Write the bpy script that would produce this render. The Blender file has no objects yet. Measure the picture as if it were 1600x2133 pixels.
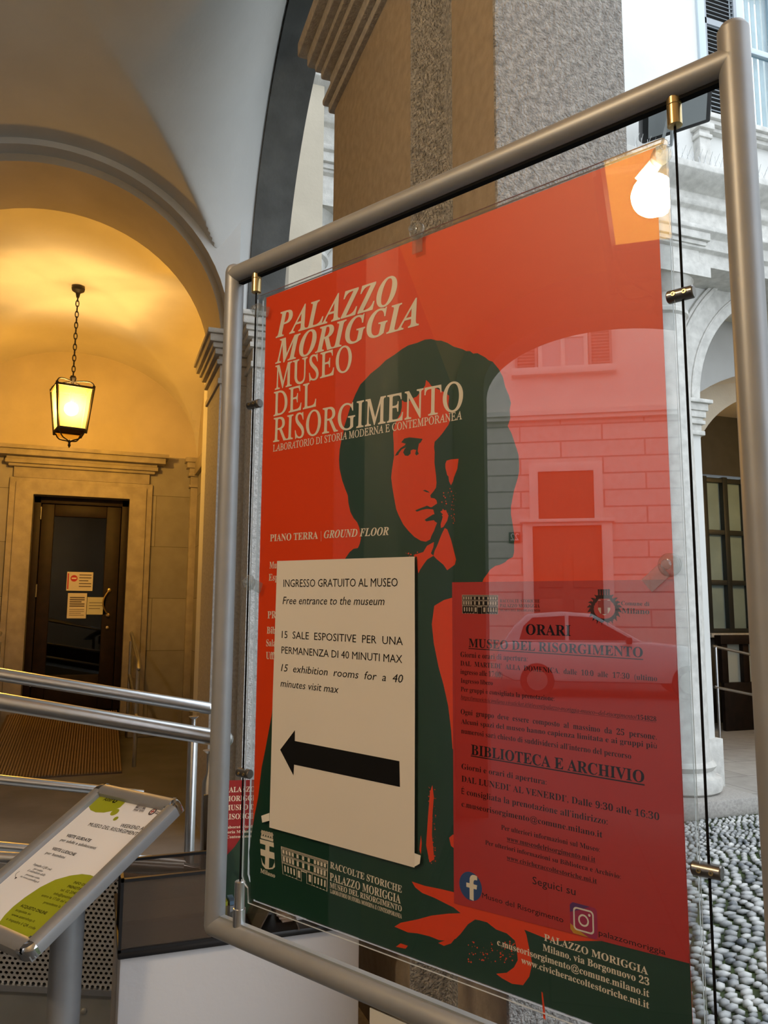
import bpy, bmesh, math, random
from mathutils import Matrix, Vector

# ------------------------------------------------------------------ camera, world, light, exposure
SC = bpy.context.scene
COL = SC.collection
YAW, PITCH, ROLL = math.radians(20), math.radians(7.4), math.radians(.3)
fwd = Vector((math.sin(YAW) * math.cos(PITCH), math.cos(YAW) * math.cos(PITCH), math.sin(PITCH)))
rgt = Vector((math.cos(YAW), -math.sin(YAW), 0))
upv = rgt.cross(fwd)
r2 = rgt * math.cos(ROLL) + upv * math.sin(ROLL)
u2 = upv * math.cos(ROLL) - rgt * math.sin(ROLL)
cam_data = bpy.data.cameras.new('camera')
cam = bpy.data.objects.new('camera', cam_data)
COL.objects.link(cam)
cam_data.sensor_fit = 'VERTICAL'
cam_data.sensor_height = 36.0
cam_data.lens = 1630 / 2133 * 36.0
cam_data.clip_start = .02
m = Matrix((r2, u2, -fwd)).transposed().to_4x4()
m.translation = (0, 0, 1.5)
cam.matrix_world = m
SC.camera = cam

SKY = 2.75                                   # overcast sky over court and street
LAMP_FAR, LAMP_NEAR, LAMP_COURT = 125, 112, 55
LAMP_COLOUR = (1.0, .58, .17)
LAMP_NEAR_COLOUR = (1.0, .88, .76)
SC.view_settings.view_transform = 'Standard'
SC.view_settings.look = 'None'
SC.view_settings.gamma = 1
SC.view_settings.exposure = 0.0
w = bpy.data.worlds.new('overcast')
SC.world = w
w.use_nodes = True
w.node_tree.nodes['Background'].inputs[0].default_value = (.86, .93, 1.0, 1)
w.node_tree.nodes['Background'].inputs[1].default_value = SKY
SC.cycles.max_bounces = 10
SC.cycles.diffuse_bounces = 5
SC.cycles.transparent_max_bounces = 16
SC.cycles.sample_clamp_indirect = 6
SC.cycles.caustics_reflective = False
SC.cycles.caustics_refractive = False

# ------------------------------------------------------------------ helpers: materials
def nodes(name):
    mt = bpy.data.materials.new(name)
    mt.use_nodes = True
    nt = mt.node_tree
    return mt, nt, nt.nodes['Principled BSDF']

def mat(name, col, rough=.6, metal=0., var=.0, vscale=6., bump=0., bscale=60., spec=.5, coat=0., col2=None, detail=4.):
    mt, nt, p = nodes(name)
    p.inputs['Roughness'].default_value = rough
    p.inputs['Metallic'].default_value = metal
    p.inputs['Specular IOR Level'].default_value = spec
    p.inputs['Coat Weight'].default_value = coat
    c = (*col, 1)
    p.inputs['Base Color'].default_value = c
    tc = nt.nodes.new('ShaderNodeTexCoord')
    if var or col2:
        nz = nt.nodes.new('ShaderNodeTexNoise')
        nz.inputs['Scale'].default_value = vscale
        nz.inputs['Detail'].default_value = detail
        nt.links.new(tc.outputs['Object'], nz.inputs['Vector'])
        rp = nt.nodes.new('ShaderNodeValToRGB')
        rp.color_ramp.elements[0].position = .32
        rp.color_ramp.elements[1].position = .68
        lo = tuple(max(0, x * (1 - var)) for x in col)
        hi = col2 or tuple(min(1, x * (1 + var)) for x in col)
        rp.color_ramp.elements[0].color = (*lo, 1)
        rp.color_ramp.elements[1].color = (*hi, 1)
        nt.links.new(nz.outputs['Fac'], rp.inputs['Fac'])
        nt.links.new(rp.outputs['Color'], p.inputs['Base Color'])
    if bump:
        nb = nt.nodes.new('ShaderNodeTexNoise')
        nb.inputs['Scale'].default_value = bscale
        nb.inputs['Detail'].default_value = 5
        nt.links.new(tc.outputs['Object'], nb.inputs['Vector'])
        b = nt.nodes.new('ShaderNodeBump')
        b.inputs['Strength'].default_value = bump
        b.inputs['Distance'].default_value = .02
        nt.links.new(nb.outputs['Fac'], b.inputs['Height'])
        nt.links.new(b.outputs['Normal'], p.inputs['Normal'])
    return mt

def ashlar(name, col, mortar, bw, bh, var=.12, plane='XZ', bump=.25, msize=.006):
    """stone or rusticated plaster in coursed blocks"""
    mt, nt, p = nodes(name)
    p.inputs['Roughness'].default_value = .8
    tc = nt.nodes.new('ShaderNodeTexCoord')
    sp = nt.nodes.new('ShaderNodeSeparateXYZ')
    cb = nt.nodes.new('ShaderNodeCombineXYZ')
    nt.links.new(tc.outputs['Object'], sp.inputs[0])
    nt.links.new(sp.outputs[plane[0]], cb.inputs['X'])
    nt.links.new(sp.outputs[plane[1]], cb.inputs['Y'])
    br = nt.nodes.new('ShaderNodeTexBrick')
    br.inputs['Scale'].default_value = 1
    br.inputs['Brick Width'].default_value = bw
    br.inputs['Row Height'].default_value = bh
    br.inputs['Mortar Size'].default_value = msize
    br.inputs['Mortar Smooth'].default_value = .3
    br.inputs['Color1'].default_value = (*[c * (1 - var) for c in col], 1)
    br.inputs['Color2'].default_value = (*[min(1, c * (1 + var)) for c in col], 1)
    br.inputs['Mortar'].default_value = (*mortar, 1)
    nt.links.new(cb.outputs[0], br.inputs['Vector'])
    nz = nt.nodes.new('ShaderNodeTexNoise')
    nz.inputs['Scale'].default_value = 7
    nz.inputs['Detail'].default_value = 6
    nt.links.new(tc.outputs['Object'], nz.inputs['Vector'])
    mx = nt.nodes.new('ShaderNodeMix')
    mx.data_type = 'RGBA'
    mx.blend_type = 'MULTIPLY'
    mx.inputs['Factor'].default_value = .45
    nt.links.new(br.outputs['Color'], mx.inputs['A'])
    rp = nt.nodes.new('ShaderNodeValToRGB')
    rp.color_ramp.elements[0].position = .3
    rp.color_ramp.elements[1].position = .7
    rp.color_ramp.elements[0].color = (.62, .6, .58, 1)
    nt.links.new(nz.outputs['Fac'], rp.inputs['Fac'])
    nt.links.new(rp.outputs['Color'], mx.inputs['B'])
    nt.links.new(mx.outputs['Result'], p.inputs['Base Color'])
    b = nt.nodes.new('ShaderNodeBump')
    b.inputs['Strength'].default_value = bump
    b.inputs['Distance'].default_value = .02
    b.invert = True
    nt.links.new(br.outputs['Fac'], b.inputs['Height'])
    nt.links.new(b.outputs['Normal'], p.inputs['Normal'])
    return mt

def clear(name, tint=(1, 1, 1), ior=1.5, rough=0., haze=0., hazecol=(.9, .92, .95)):
    """thin clear sheet: transparency plus Fresnel reflection, a little surface haze"""
    mt, nt, p = nodes(name)
    nt.nodes.remove(p)
    out = nt.nodes['Material Output']
    tr = nt.nodes.new('ShaderNodeBsdfTransparent')
    tr.inputs[0].default_value = (*tint, 1)
    gl = nt.nodes.new('ShaderNodeBsdfGlossy')
    gl.inputs['Roughness'].default_value = rough
    fr = nt.nodes.new('ShaderNodeFresnel')
    ge = nt.nodes.new('ShaderNodeNewGeometry')      # same reflectance on both faces of a thin sheet
    mi = nt.nodes.new('ShaderNodeMix')
    mi.inputs['A'].default_value = ior
    mi.inputs['B'].default_value = 1 / ior
    nt.links.new(ge.outputs['Backfacing'], mi.inputs['Factor'])
    nt.links.new(mi.outputs['Result'], fr.inputs['IOR'])
    mx = nt.nodes.new('ShaderNodeMixShader')
    base = tr
    if haze:
        df = nt.nodes.new('ShaderNodeBsdfDiffuse')
        df.inputs[0].default_value = (*hazecol, 1)
        mh = nt.nodes.new('ShaderNodeMixShader')
        mh.inputs[0].default_value = haze
        nt.links.new(tr.outputs[0], mh.inputs[1])
        nt.links.new(df.outputs[0], mh.inputs[2])
        base = mh
    nt.links.new(fr.outputs[0], mx.inputs[0])
    nt.links.new(base.outputs[0], mx.inputs[1])
    nt.links.new(gl.outputs[0], mx.inputs[2])
    nt.links.new(mx.outputs[0], out.inputs[0])
    return mt

def frosted(name, col, through=.5, diff=None):
    mt, nt, p = nodes(name)
    nt.nodes.remove(p)
    out = nt.nodes['Material Output']
    tr = nt.nodes.new('ShaderNodeBsdfTransparent')
    tr.inputs[0].default_value = (*col, 1)
    tl = nt.nodes.new('ShaderNodeBsdfTranslucent')
    tl.inputs[0].default_value = (*(diff or col), 1)
    mx = nt.nodes.new('ShaderNodeMixShader')
    mx.inputs[0].default_value = 1 - through
    nt.links.new(tr.outputs[0], mx.inputs[1])
    nt.links.new(tl.outputs[0], mx.inputs[2])
    nt.links.new(mx.outputs[0], out.inputs[0])
    return mt

def glow(name, col, s):
    mt, nt, p = nodes(name)
    p.inputs['Emission Color'].default_value = (*col, 1)
    p.inputs['Emission Strength'].default_value = s
    return mt

def holes(name, col, pitch, radius):
    """sheet steel punched with staggered round holes (object X along the sheet, Z up)"""
    mt, nt, p = nodes(name)
    p.inputs['Base Color'].default_value = (*col, 1)
    p.inputs['Metallic'].default_value = .7
    p.inputs['Roughness'].default_value = .45
    out = nt.nodes['Material Output']
    tc = nt.nodes.new('ShaderNodeTexCoord')
    def M(op, a, b=None):
        n = nt.nodes.new('ShaderNodeMath')
        n.operation = op
        for i, v in enumerate((a, b)):
            if v is None: continue
            if isinstance(v, (int, float)): n.inputs[i].default_value = v
            else: nt.links.new(v, n.inputs[i])
        return n.outputs[0]
    sp = nt.nodes.new('ShaderNodeSeparateXYZ')
    nt.links.new(tc.outputs['Object'], sp.inputs[0])
    x = M('DIVIDE', sp.outputs['X'], pitch)
    z = M('DIVIDE', M('ADD', sp.outputs['Z'], M('MULTIPLY', sp.outputs['X'], .2)), pitch * .866)
    row = M('FLOOR', z)
    odd = M('MODULO', M('ABSOLUTE', row), 2.0)
    xx = M('ADD', x, M('MULTIPLY', odd, .5))
    fx = M('SUBTRACT', M('FRACT', M('ADD', xx, 100.)), .5)
    fz = M('MULTIPLY', M('SUBTRACT', M('SUBTRACT', z, row), .5), .866)
    d = M('SQRT', M('ADD', M('MULTIPLY', fx, fx), M('MULTIPLY', fz, fz)))
    hole = M('LESS_THAN', d, radius / pitch)
    tr = nt.nodes.new('ShaderNodeBsdfTransparent')
    mx = nt.nodes.new('ShaderNodeMixShader')
    nt.links.new(hole, mx.inputs[0])
    nt.links.new(p.outputs[0], mx.inputs[1])
    nt.links.new(tr.outputs[0], mx.inputs[2])
    nt.links.new(mx.outputs[0], out.inputs[0])
    return mt

# ------------------------------------------------------------------ helpers: geometry
def box(bm, x0, x1, y0, y1, z0, z1, mi=0):
    v = [bm.verts.new((x, y, z)) for x in (x0, x1) for y in (y0, y1) for z in (z0, z1)]
    fs = []
    for q in ((0, 1, 3, 2), (4, 6, 7, 5), (0, 4, 5, 1), (2, 3, 7, 6), (0, 2, 6, 4), (1, 5, 7, 3)):
        f = bm.faces.new([v[i] for i in q]); f.material_index = mi; fs.append(f)
    return fs

def obox(bm, c, ax, ay, az, hx, hy, hz, mi=0):
    c, ax, ay, az = Vector(c), Vector(ax).normalized(), Vector(ay).normalized(), Vector(az).normalized()
    v = [bm.verts.new(c + ax * x * hx + ay * y * hy + az * z * hz) for x in (-1, 1) for y in (-1, 1) for z in (-1, 1)]
    for q in ((0, 1, 3, 2), (4, 6, 7, 5), (0, 4, 5, 1), (2, 3, 7, 6), (0, 2, 6, 4), (1, 5, 7, 3)):
        f = bm.faces.new([v[i] for i in q]); f.material_index = mi

def bar(bm, a, b, wx, wz, side=(0, 0, 1)):
    """square bar from a to b"""
    a, b = Vector(a), Vector(b)
    d = (b - a)
    L = d.length
    d.normalize()
    s = Vector(side)
    x = d.cross(s)
    if x.length < 1e-3: x = d.cross(Vector((1, 0, 0)))
    x.normalize()
    y = x.cross(d)
    obox(bm, (a + b) / 2, d, x, y, L / 2, wx / 2, wz / 2)

def tube(bm, pts, r, n=12, cap=True, ball=False):
    pts = [Vector(p) for p in pts]
    rs = r if isinstance(r, (list, tuple)) else [r] * len(pts)
    rings = []
    ref = None
    for i, p in enumerate(pts):
        t = (pts[min(i + 1, len(pts) - 1)] - pts[max(i - 1, 0)]).normalized()
        if ref is None:
            ref = t.orthogonal().normalized()
        x = (ref - t * ref.dot(t))
        if x.length < 1e-4: x = t.orthogonal()
        x.normalize(); ref = x
        y = t.cross(x)
        rings.append([bm.verts.new(p + (x * math.cos(2 * math.pi * k / n) + y * math.sin(2 * math.pi * k / n)) * rs[i]) for k in range(n)])
    for a, b in zip(rings, rings[1:]):
        for k in range(n):
            bm.faces.new((a[k], a[(k + 1) % n], b[(k + 1) % n], b[k]))
    if cap:
        bm.faces.new(rings[0][::-1]); bm.faces.new(rings[-1])
    if ball:
        for p, rr in ((pts[0], rs[0]), (pts[-1], rs[-1])):
            bmesh.ops.create_uvsphere(bm, u_segments=n, v_segments=8, radius=rr * .995, matrix=Matrix.Translation(p))

def lathe(bm, prof, n=24, c=(0, 0, 0), axis=None):
    c = Vector(c)
    if axis is None: X, Y, Z = Vector((1, 0, 0)), Vector((0, 1, 0)), Vector((0, 0, 1))
    else:
        Z = Vector(axis).normalized(); X = Z.orthogonal().normalized(); Y = Z.cross(X)
    rings = []
    for r, z in prof:
        r = max(r, 1e-5)
        rings.append([bm.verts.new(c + X * (r * math.cos(2 * math.pi * k / n)) + Y * (r * math.sin(2 * math.pi * k / n)) + Z * z) for k in range(n)])
    for a, b in zip(rings, rings[1:]):
        for k in range(n):
            bm.faces.new((a[k], a[(k + 1) % n], b[(k + 1) % n], b[k]))
    bm.faces.new(rings[0][::-1]); bm.faces.new(rings[-1])

def prism(bm, pts, axis, a0, a1, mi=0):
    """extrude a (possibly concave) outline; axis X -> (y,z), Y -> (x,z), Z -> (x,y)"""
    def P(p, a):
        return {'X': (a, p[0], p[1]), 'Y': (p[0], a, p[1]), 'Z': (p[0], p[1], a)}[axis]
    A = [bm.verts.new(P(p, a0)) for p in pts]
    B = [bm.verts.new(P(p, a1)) for p in pts]
    fs = [bm.faces.new(A), bm.faces.new(B[::-1])]
    n = len(pts)
    for i in range(n):
        fs.append(bm.faces.new((A[i], B[i], B[(i + 1) % n], A[(i + 1) % n])))
    for f in fs: f.material_index = mi
    return fs

def stack(bm, x0, x1, y0, y1, layers):
    for z0, z1, o in layers:
        box(bm, x0 - o, x1 + o, y0 - o, y1 + o, z0, z1)

def arc(c, a, spring, b, n=24):
    """points of an arch opening from left springing over the crown to the right springing"""
    return [(c - a * math.cos(math.pi * i / n), spring + b * math.sin(math.pi * i / n)) for i in range(n + 1)]

def finish(bm, bevel=0., sharp=.6, normals=True):
    if normals: bmesh.ops.recalc_face_normals(bm, faces=bm.faces)
    if bevel:
        es = [e for e in bm.edges if len(e.link_faces) == 2 and e.calc_face_angle(0) > .6]
        bmesh.ops.bevel(bm, geom=es, offset=bevel, segments=2, profile=.5, affect='EDGES', clamp_overlap=True)
    for f in bm.faces: f.smooth = True
    for e in bm.edges:
        if len(e.link_faces) == 2 and e.calc_face_angle(0) > sharp: e.smooth = False

def obj(name, bm, mats, parent=None, bevel=0., normals=True, loc=None):
    finish(bm, bevel, normals=normals)
    if loc is not None:
        bmesh.ops.translate(bm, verts=bm.verts, vec=-Vector(loc))
    me = bpy.data.meshes.new(name)
    bm.to_mesh(me); bm.free()
    for mm in (mats if isinstance(mats, (list, tuple)) else [mats]): me.materials.append(mm)
    o = bpy.data.objects.new(name, me)
    COL.objects.link(o)
    if parent: o.parent = parent
    if loc is not None: o.location = loc
    return o

def tag(o, label, cat, group=None, kind=None):
    o['label'] = label; o['category'] = cat
    if group: o['group'] = group
    if kind: o['kind'] = kind
    return o

def struct(name, bm, mats, bevel=0., label=None):
    o = obj(name, bm, mats, None, bevel)
    o['kind'] = 'structure'
    if label: o['label'] = label; o['category'] = name.split('_')[0]
    return o

def empty(name, label, cat, loc=(0, 0, 0), rz=0., group=None, matrix=None):
    o = bpy.data.objects.new(name, None)
    o.empty_display_size = .05
    COL.objects.link(o)
    o.location = loc; o.rotation_euler = (0, 0, rz)
    if matrix is not None: o.matrix_world = matrix
    return tag(o, label, cat, group)

def BM(): return bmesh.new()

# lettering: serif faces come from the mathematical alphabets of the built-in font
def style_text(s, st):
    o = []
    for ch in s:
        c = ord(ch)
        if st in ('b', 't'):
            if 'A' <= ch <= 'Z': ch = chr(0x1D400 + c - 65)
            elif 'a' <= ch <= 'z': ch = chr(0x1D41A + c - 97)
            elif '0' <= ch <= '9': ch = chr(0x1D7CE + c - 48)
        elif st == 'bi':
            if 'A' <= ch <= 'Z': ch = chr(0x1D468 + c - 65)
            elif 'a' <= ch <= 'z': ch = chr(0x1D482 + c - 97)
        elif st in ('ti', 'r'):
            if ch == 'h': ch = chr(0x210E)
            elif 'A' <= ch <= 'Z': ch = chr(0x1D434 + c - 65)
            elif 'a' <= ch <= 'z': ch = chr(0x1D44E + c - 97)
            elif '0' <= ch <= '9': ch = chr(0x1D7CE + c - 48)
        o.append(ch)
    return ''.join(o)

OFFSET = {'bi': .008, 'b': .004, 'r': .010, 't': -.003, 'sb': .014}
SHEAR = {'r': -.268, 'si': .2}
CAPH = {'b': .678, 't': .67, 'bi': .671, 'ti': .692, 'r': .692}
_tc = bpy.data.curves.new('lettering_source', 'FONT')
_to = bpy.data.objects.new('lettering_source', _tc)
COL.objects.link(_to)
TEXT_CACHE = {}
def text_mesh(s, st, res=2):
    if (s, st, res) in TEXT_CACHE: return TEXT_CACHE[s, st, res]
    _tc.body = style_text(s, st)
    _tc.resolution_u = res
    _tc.offset = OFFSET.get(st, 0.)
    dg = bpy.context.evaluated_depsgraph_get()
    dg.update()
    me = bpy.data.meshes.new_from_object(_to.evaluated_get(dg))
    V = [(v.co.x + SHEAR.get(st, 0.) * v.co.y, v.co.y) for v in me.vertices]
    F = [tuple(p.vertices) for p in me.polygons]
    bpy.data.meshes.remove(me)
    TEXT_CACHE[s, st, res] = V, F
    return V, F

def put_text(bm, s, st, x0, y0, x1, y1, cap, z, res=2):
    """lay a line of lettering on the local XY plane from (x0,y0) to (x1,y1); cap = capital height"""
    V, F = text_mesh(s, st, res)
    if not V: return
    a, b = min(v[0] for v in V), max(v[0] for v in V)
    ch = CAPH.get(st, .682)
    dx, dy = x1 - x0, y1 - y0
    L = math.hypot(dx, dy)
    ux, uy = dx / L, dy / L
    sx, sy = L / (b - a), cap / ch
    vs = []
    for x, y in V:
        p, q = (x - a) * sx, y * sy
        vs.append(bm.verts.new((x0 + p * ux - q * uy, y0 + p * uy + q * ux, z)))
    for f in F:
        try: bm.faces.new([vs[i] for i in f])
        except ValueError: pass

def poly(bm, pts, z, mi=0):
    try:
        f = bm.faces.new([bm.verts.new((x, y, z)) for x, y in pts]); f.material_index = mi
    except ValueError: pass

def disc(cx, cy, rx, ry=None, n=32):
    ry = ry or rx
    return [(cx + rx * math.cos(2 * math.pi * k / n), cy + ry * math.sin(2 * math.pi * k / n)) for k in range(n)]

def flat(name, bm, mats, parent):
    for f in bm.faces:
        f.normal_update()
        if f.normal.z < 0: f.normal_flip()
    return obj(name, bm, mats, parent, normals=False)

# ------------------------------------------------------------------ materials
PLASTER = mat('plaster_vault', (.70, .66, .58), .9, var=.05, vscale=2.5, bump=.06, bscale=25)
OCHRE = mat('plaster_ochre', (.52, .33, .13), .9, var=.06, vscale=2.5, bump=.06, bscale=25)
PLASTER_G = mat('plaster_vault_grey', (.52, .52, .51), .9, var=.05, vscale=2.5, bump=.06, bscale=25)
PLASTER_W = mat('plaster_wall', (.56, .50, .40), .9, var=.07, vscale=3, bump=.08, bscale=40)
STONE = ashlar('stone_ashlar', (.33, .315, .295), (.17, .155, .14), 1.1, .55, msize=.004)
STONE_P = mat('stone_trim', (.36, .325, .28), .8, var=.14, vscale=9, bump=.12, bscale=90)
GRANITE = mat('granite_rough', (.44, .43, .415), .9, var=.24, vscale=80, bump=1.0, bscale=190, col2=(.68, .665, .64))
GRANITE_LIT = mat('granite_daylit', (.62, .62, .61), .9, var=.16, vscale=70, bump=.7, bscale=120, col2=(.85, .85, .84))
GRANITE_S = mat('granite_dressed', (.37, .35, .325), .85, var=.16, vscale=60, bump=.25, bscale=180)
TAN_LIT = mat('granite_inner_lamplit', (.30, .245, .18), .85, var=.12, vscale=40, bump=.12, bscale=120)
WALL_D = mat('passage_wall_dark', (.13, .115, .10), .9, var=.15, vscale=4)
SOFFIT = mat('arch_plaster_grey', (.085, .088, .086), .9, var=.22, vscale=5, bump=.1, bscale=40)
FAC = mat('facade_plaster', (.66, .66, .64), .9, var=.07, vscale=1.6, bump=.05, bscale=30)
FAC_T = mat('facade_stone', (.58, .57, .54), .8, var=.14, vscale=14, bump=.2, bscale=120)
FAC_D = mat('facade_soffit', (.22, .22, .21), .9, var=.15, vscale=3)
FLAG = ashlar('flagstones', (.40, .39, .37), (.22, .21, .2), .9, .6, plane='XY', bump=.15)
CONC = mat('concrete_floor', (.15, .15, .148), .6, var=.18, vscale=3, bump=.05, bscale=30)
EARTH = mat('mossy_earth', (.022, .032, .012), .95, var=.5, vscale=4, col2=(.07, .10, .03))
PEBBLE = mat('river_pebble', (.19, .215, .245), .5, var=.4, vscale=7, col2=(.70, .70, .68), detail=6)
ALU = mat('aluminium_satin', (.30, .305, .315), .45, .35, var=.05, vscale=30)
STEEL = mat('stainless_steel', (.60, .61, .62), .28, .95, var=.04, vscale=40)
STEEL_D = mat('steel_panel', (.40, .43, .45), .5, .6, var=.12, vscale=7)
CHROME = mat('chrome', (.75, .75, .76), .06, 1.)
BRASS = mat('brass', (.55, .42, .20), .28, .9)
BLACK = mat('black_plastic', (.012, .012, .014), .4)
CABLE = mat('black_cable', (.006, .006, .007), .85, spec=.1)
WOOD_D = mat('dark_brown_wood', (.014, .007, .004), .55, spec=.25, var=.3, vscale=14)
IRON = mat('wrought_iron', (.022, .017, .013), .6, .3)
PERF = holes('perforated_steel', (.62, .64, .66), .0135, .0042)
WHITE_L = mat('white_laminate', (.62, .63, .66), .5, bump=.04, bscale=60)
PAPER = mat('white_paper', (.66, .62, .57), .8, var=.02, vscale=5)
PAPER_C = mat('coated_paper', (.94, .93, .95), .5)
INK = mat('black_ink', (.005, .005, .006), .8, spec=.15)
INK_G = mat('grey_ink', (.10, .08, .09), .6)
OR = mat('poster_orange', (.90, .060, .002), .45)
GR = mat('poster_green', (.009, .052, .030), .45)
CREAM = mat('poster_cream', (.95, .86, .73), .5)
REDP = mat('red_paper', (.52, .026, .022), .5)
INK_R = mat('dark_ink_on_red', (.006, .002, .003), .8, spec=.15)
FBB = mat('badge_blue', (.02, .075, .26), .5)
IG1 = mat('badge_purple', (.10, .02, .16), .5); IG2 = mat('badge_crimson', (.38, .012, .09), .5); IG3 = mat('badge_yellow', (.62, .30, .01), .5)
LIME = mat('lime_print', (.36, .40, .012), .5)
ACRY = clear('clear_acrylic', (.985, .99, .99), 1.78)
ACRY_H = clear('clear_acrylic_back', (.93, .95, .96), 1.5, haze=.06)
ACRY_E = mat('acrylic_edge', (.72, .76, .76), .25, spec=.8)
SUCT = clear('clear_rubber', (.88, .90, .90), 1.5, .08, haze=.05)
SMOKE = clear('smoked_acrylic', (.60, .53, .47), 1.5, haze=.25, hazecol=(.30, .24, .19))
PANE = clear('window_glass', (.80, .86, .88), 1.55)
DGLASS = clear('door_glass', (.35, .36, .35), 1.5)
LPANE = frosted('lantern_glass', (1.0, .82, .36), .925)
DARK = mat('dark_interior', (.035, .033, .030), .9)
SHUT = mat('shutter_grey_blue', (.30, .33, .36), .6)
FRAME_B = mat('window_frame_blue', (.48, .56, .62), .5)
CURT = mat('white_curtain', (.72, .76, .76), .9, var=.06, vscale=12)

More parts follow.
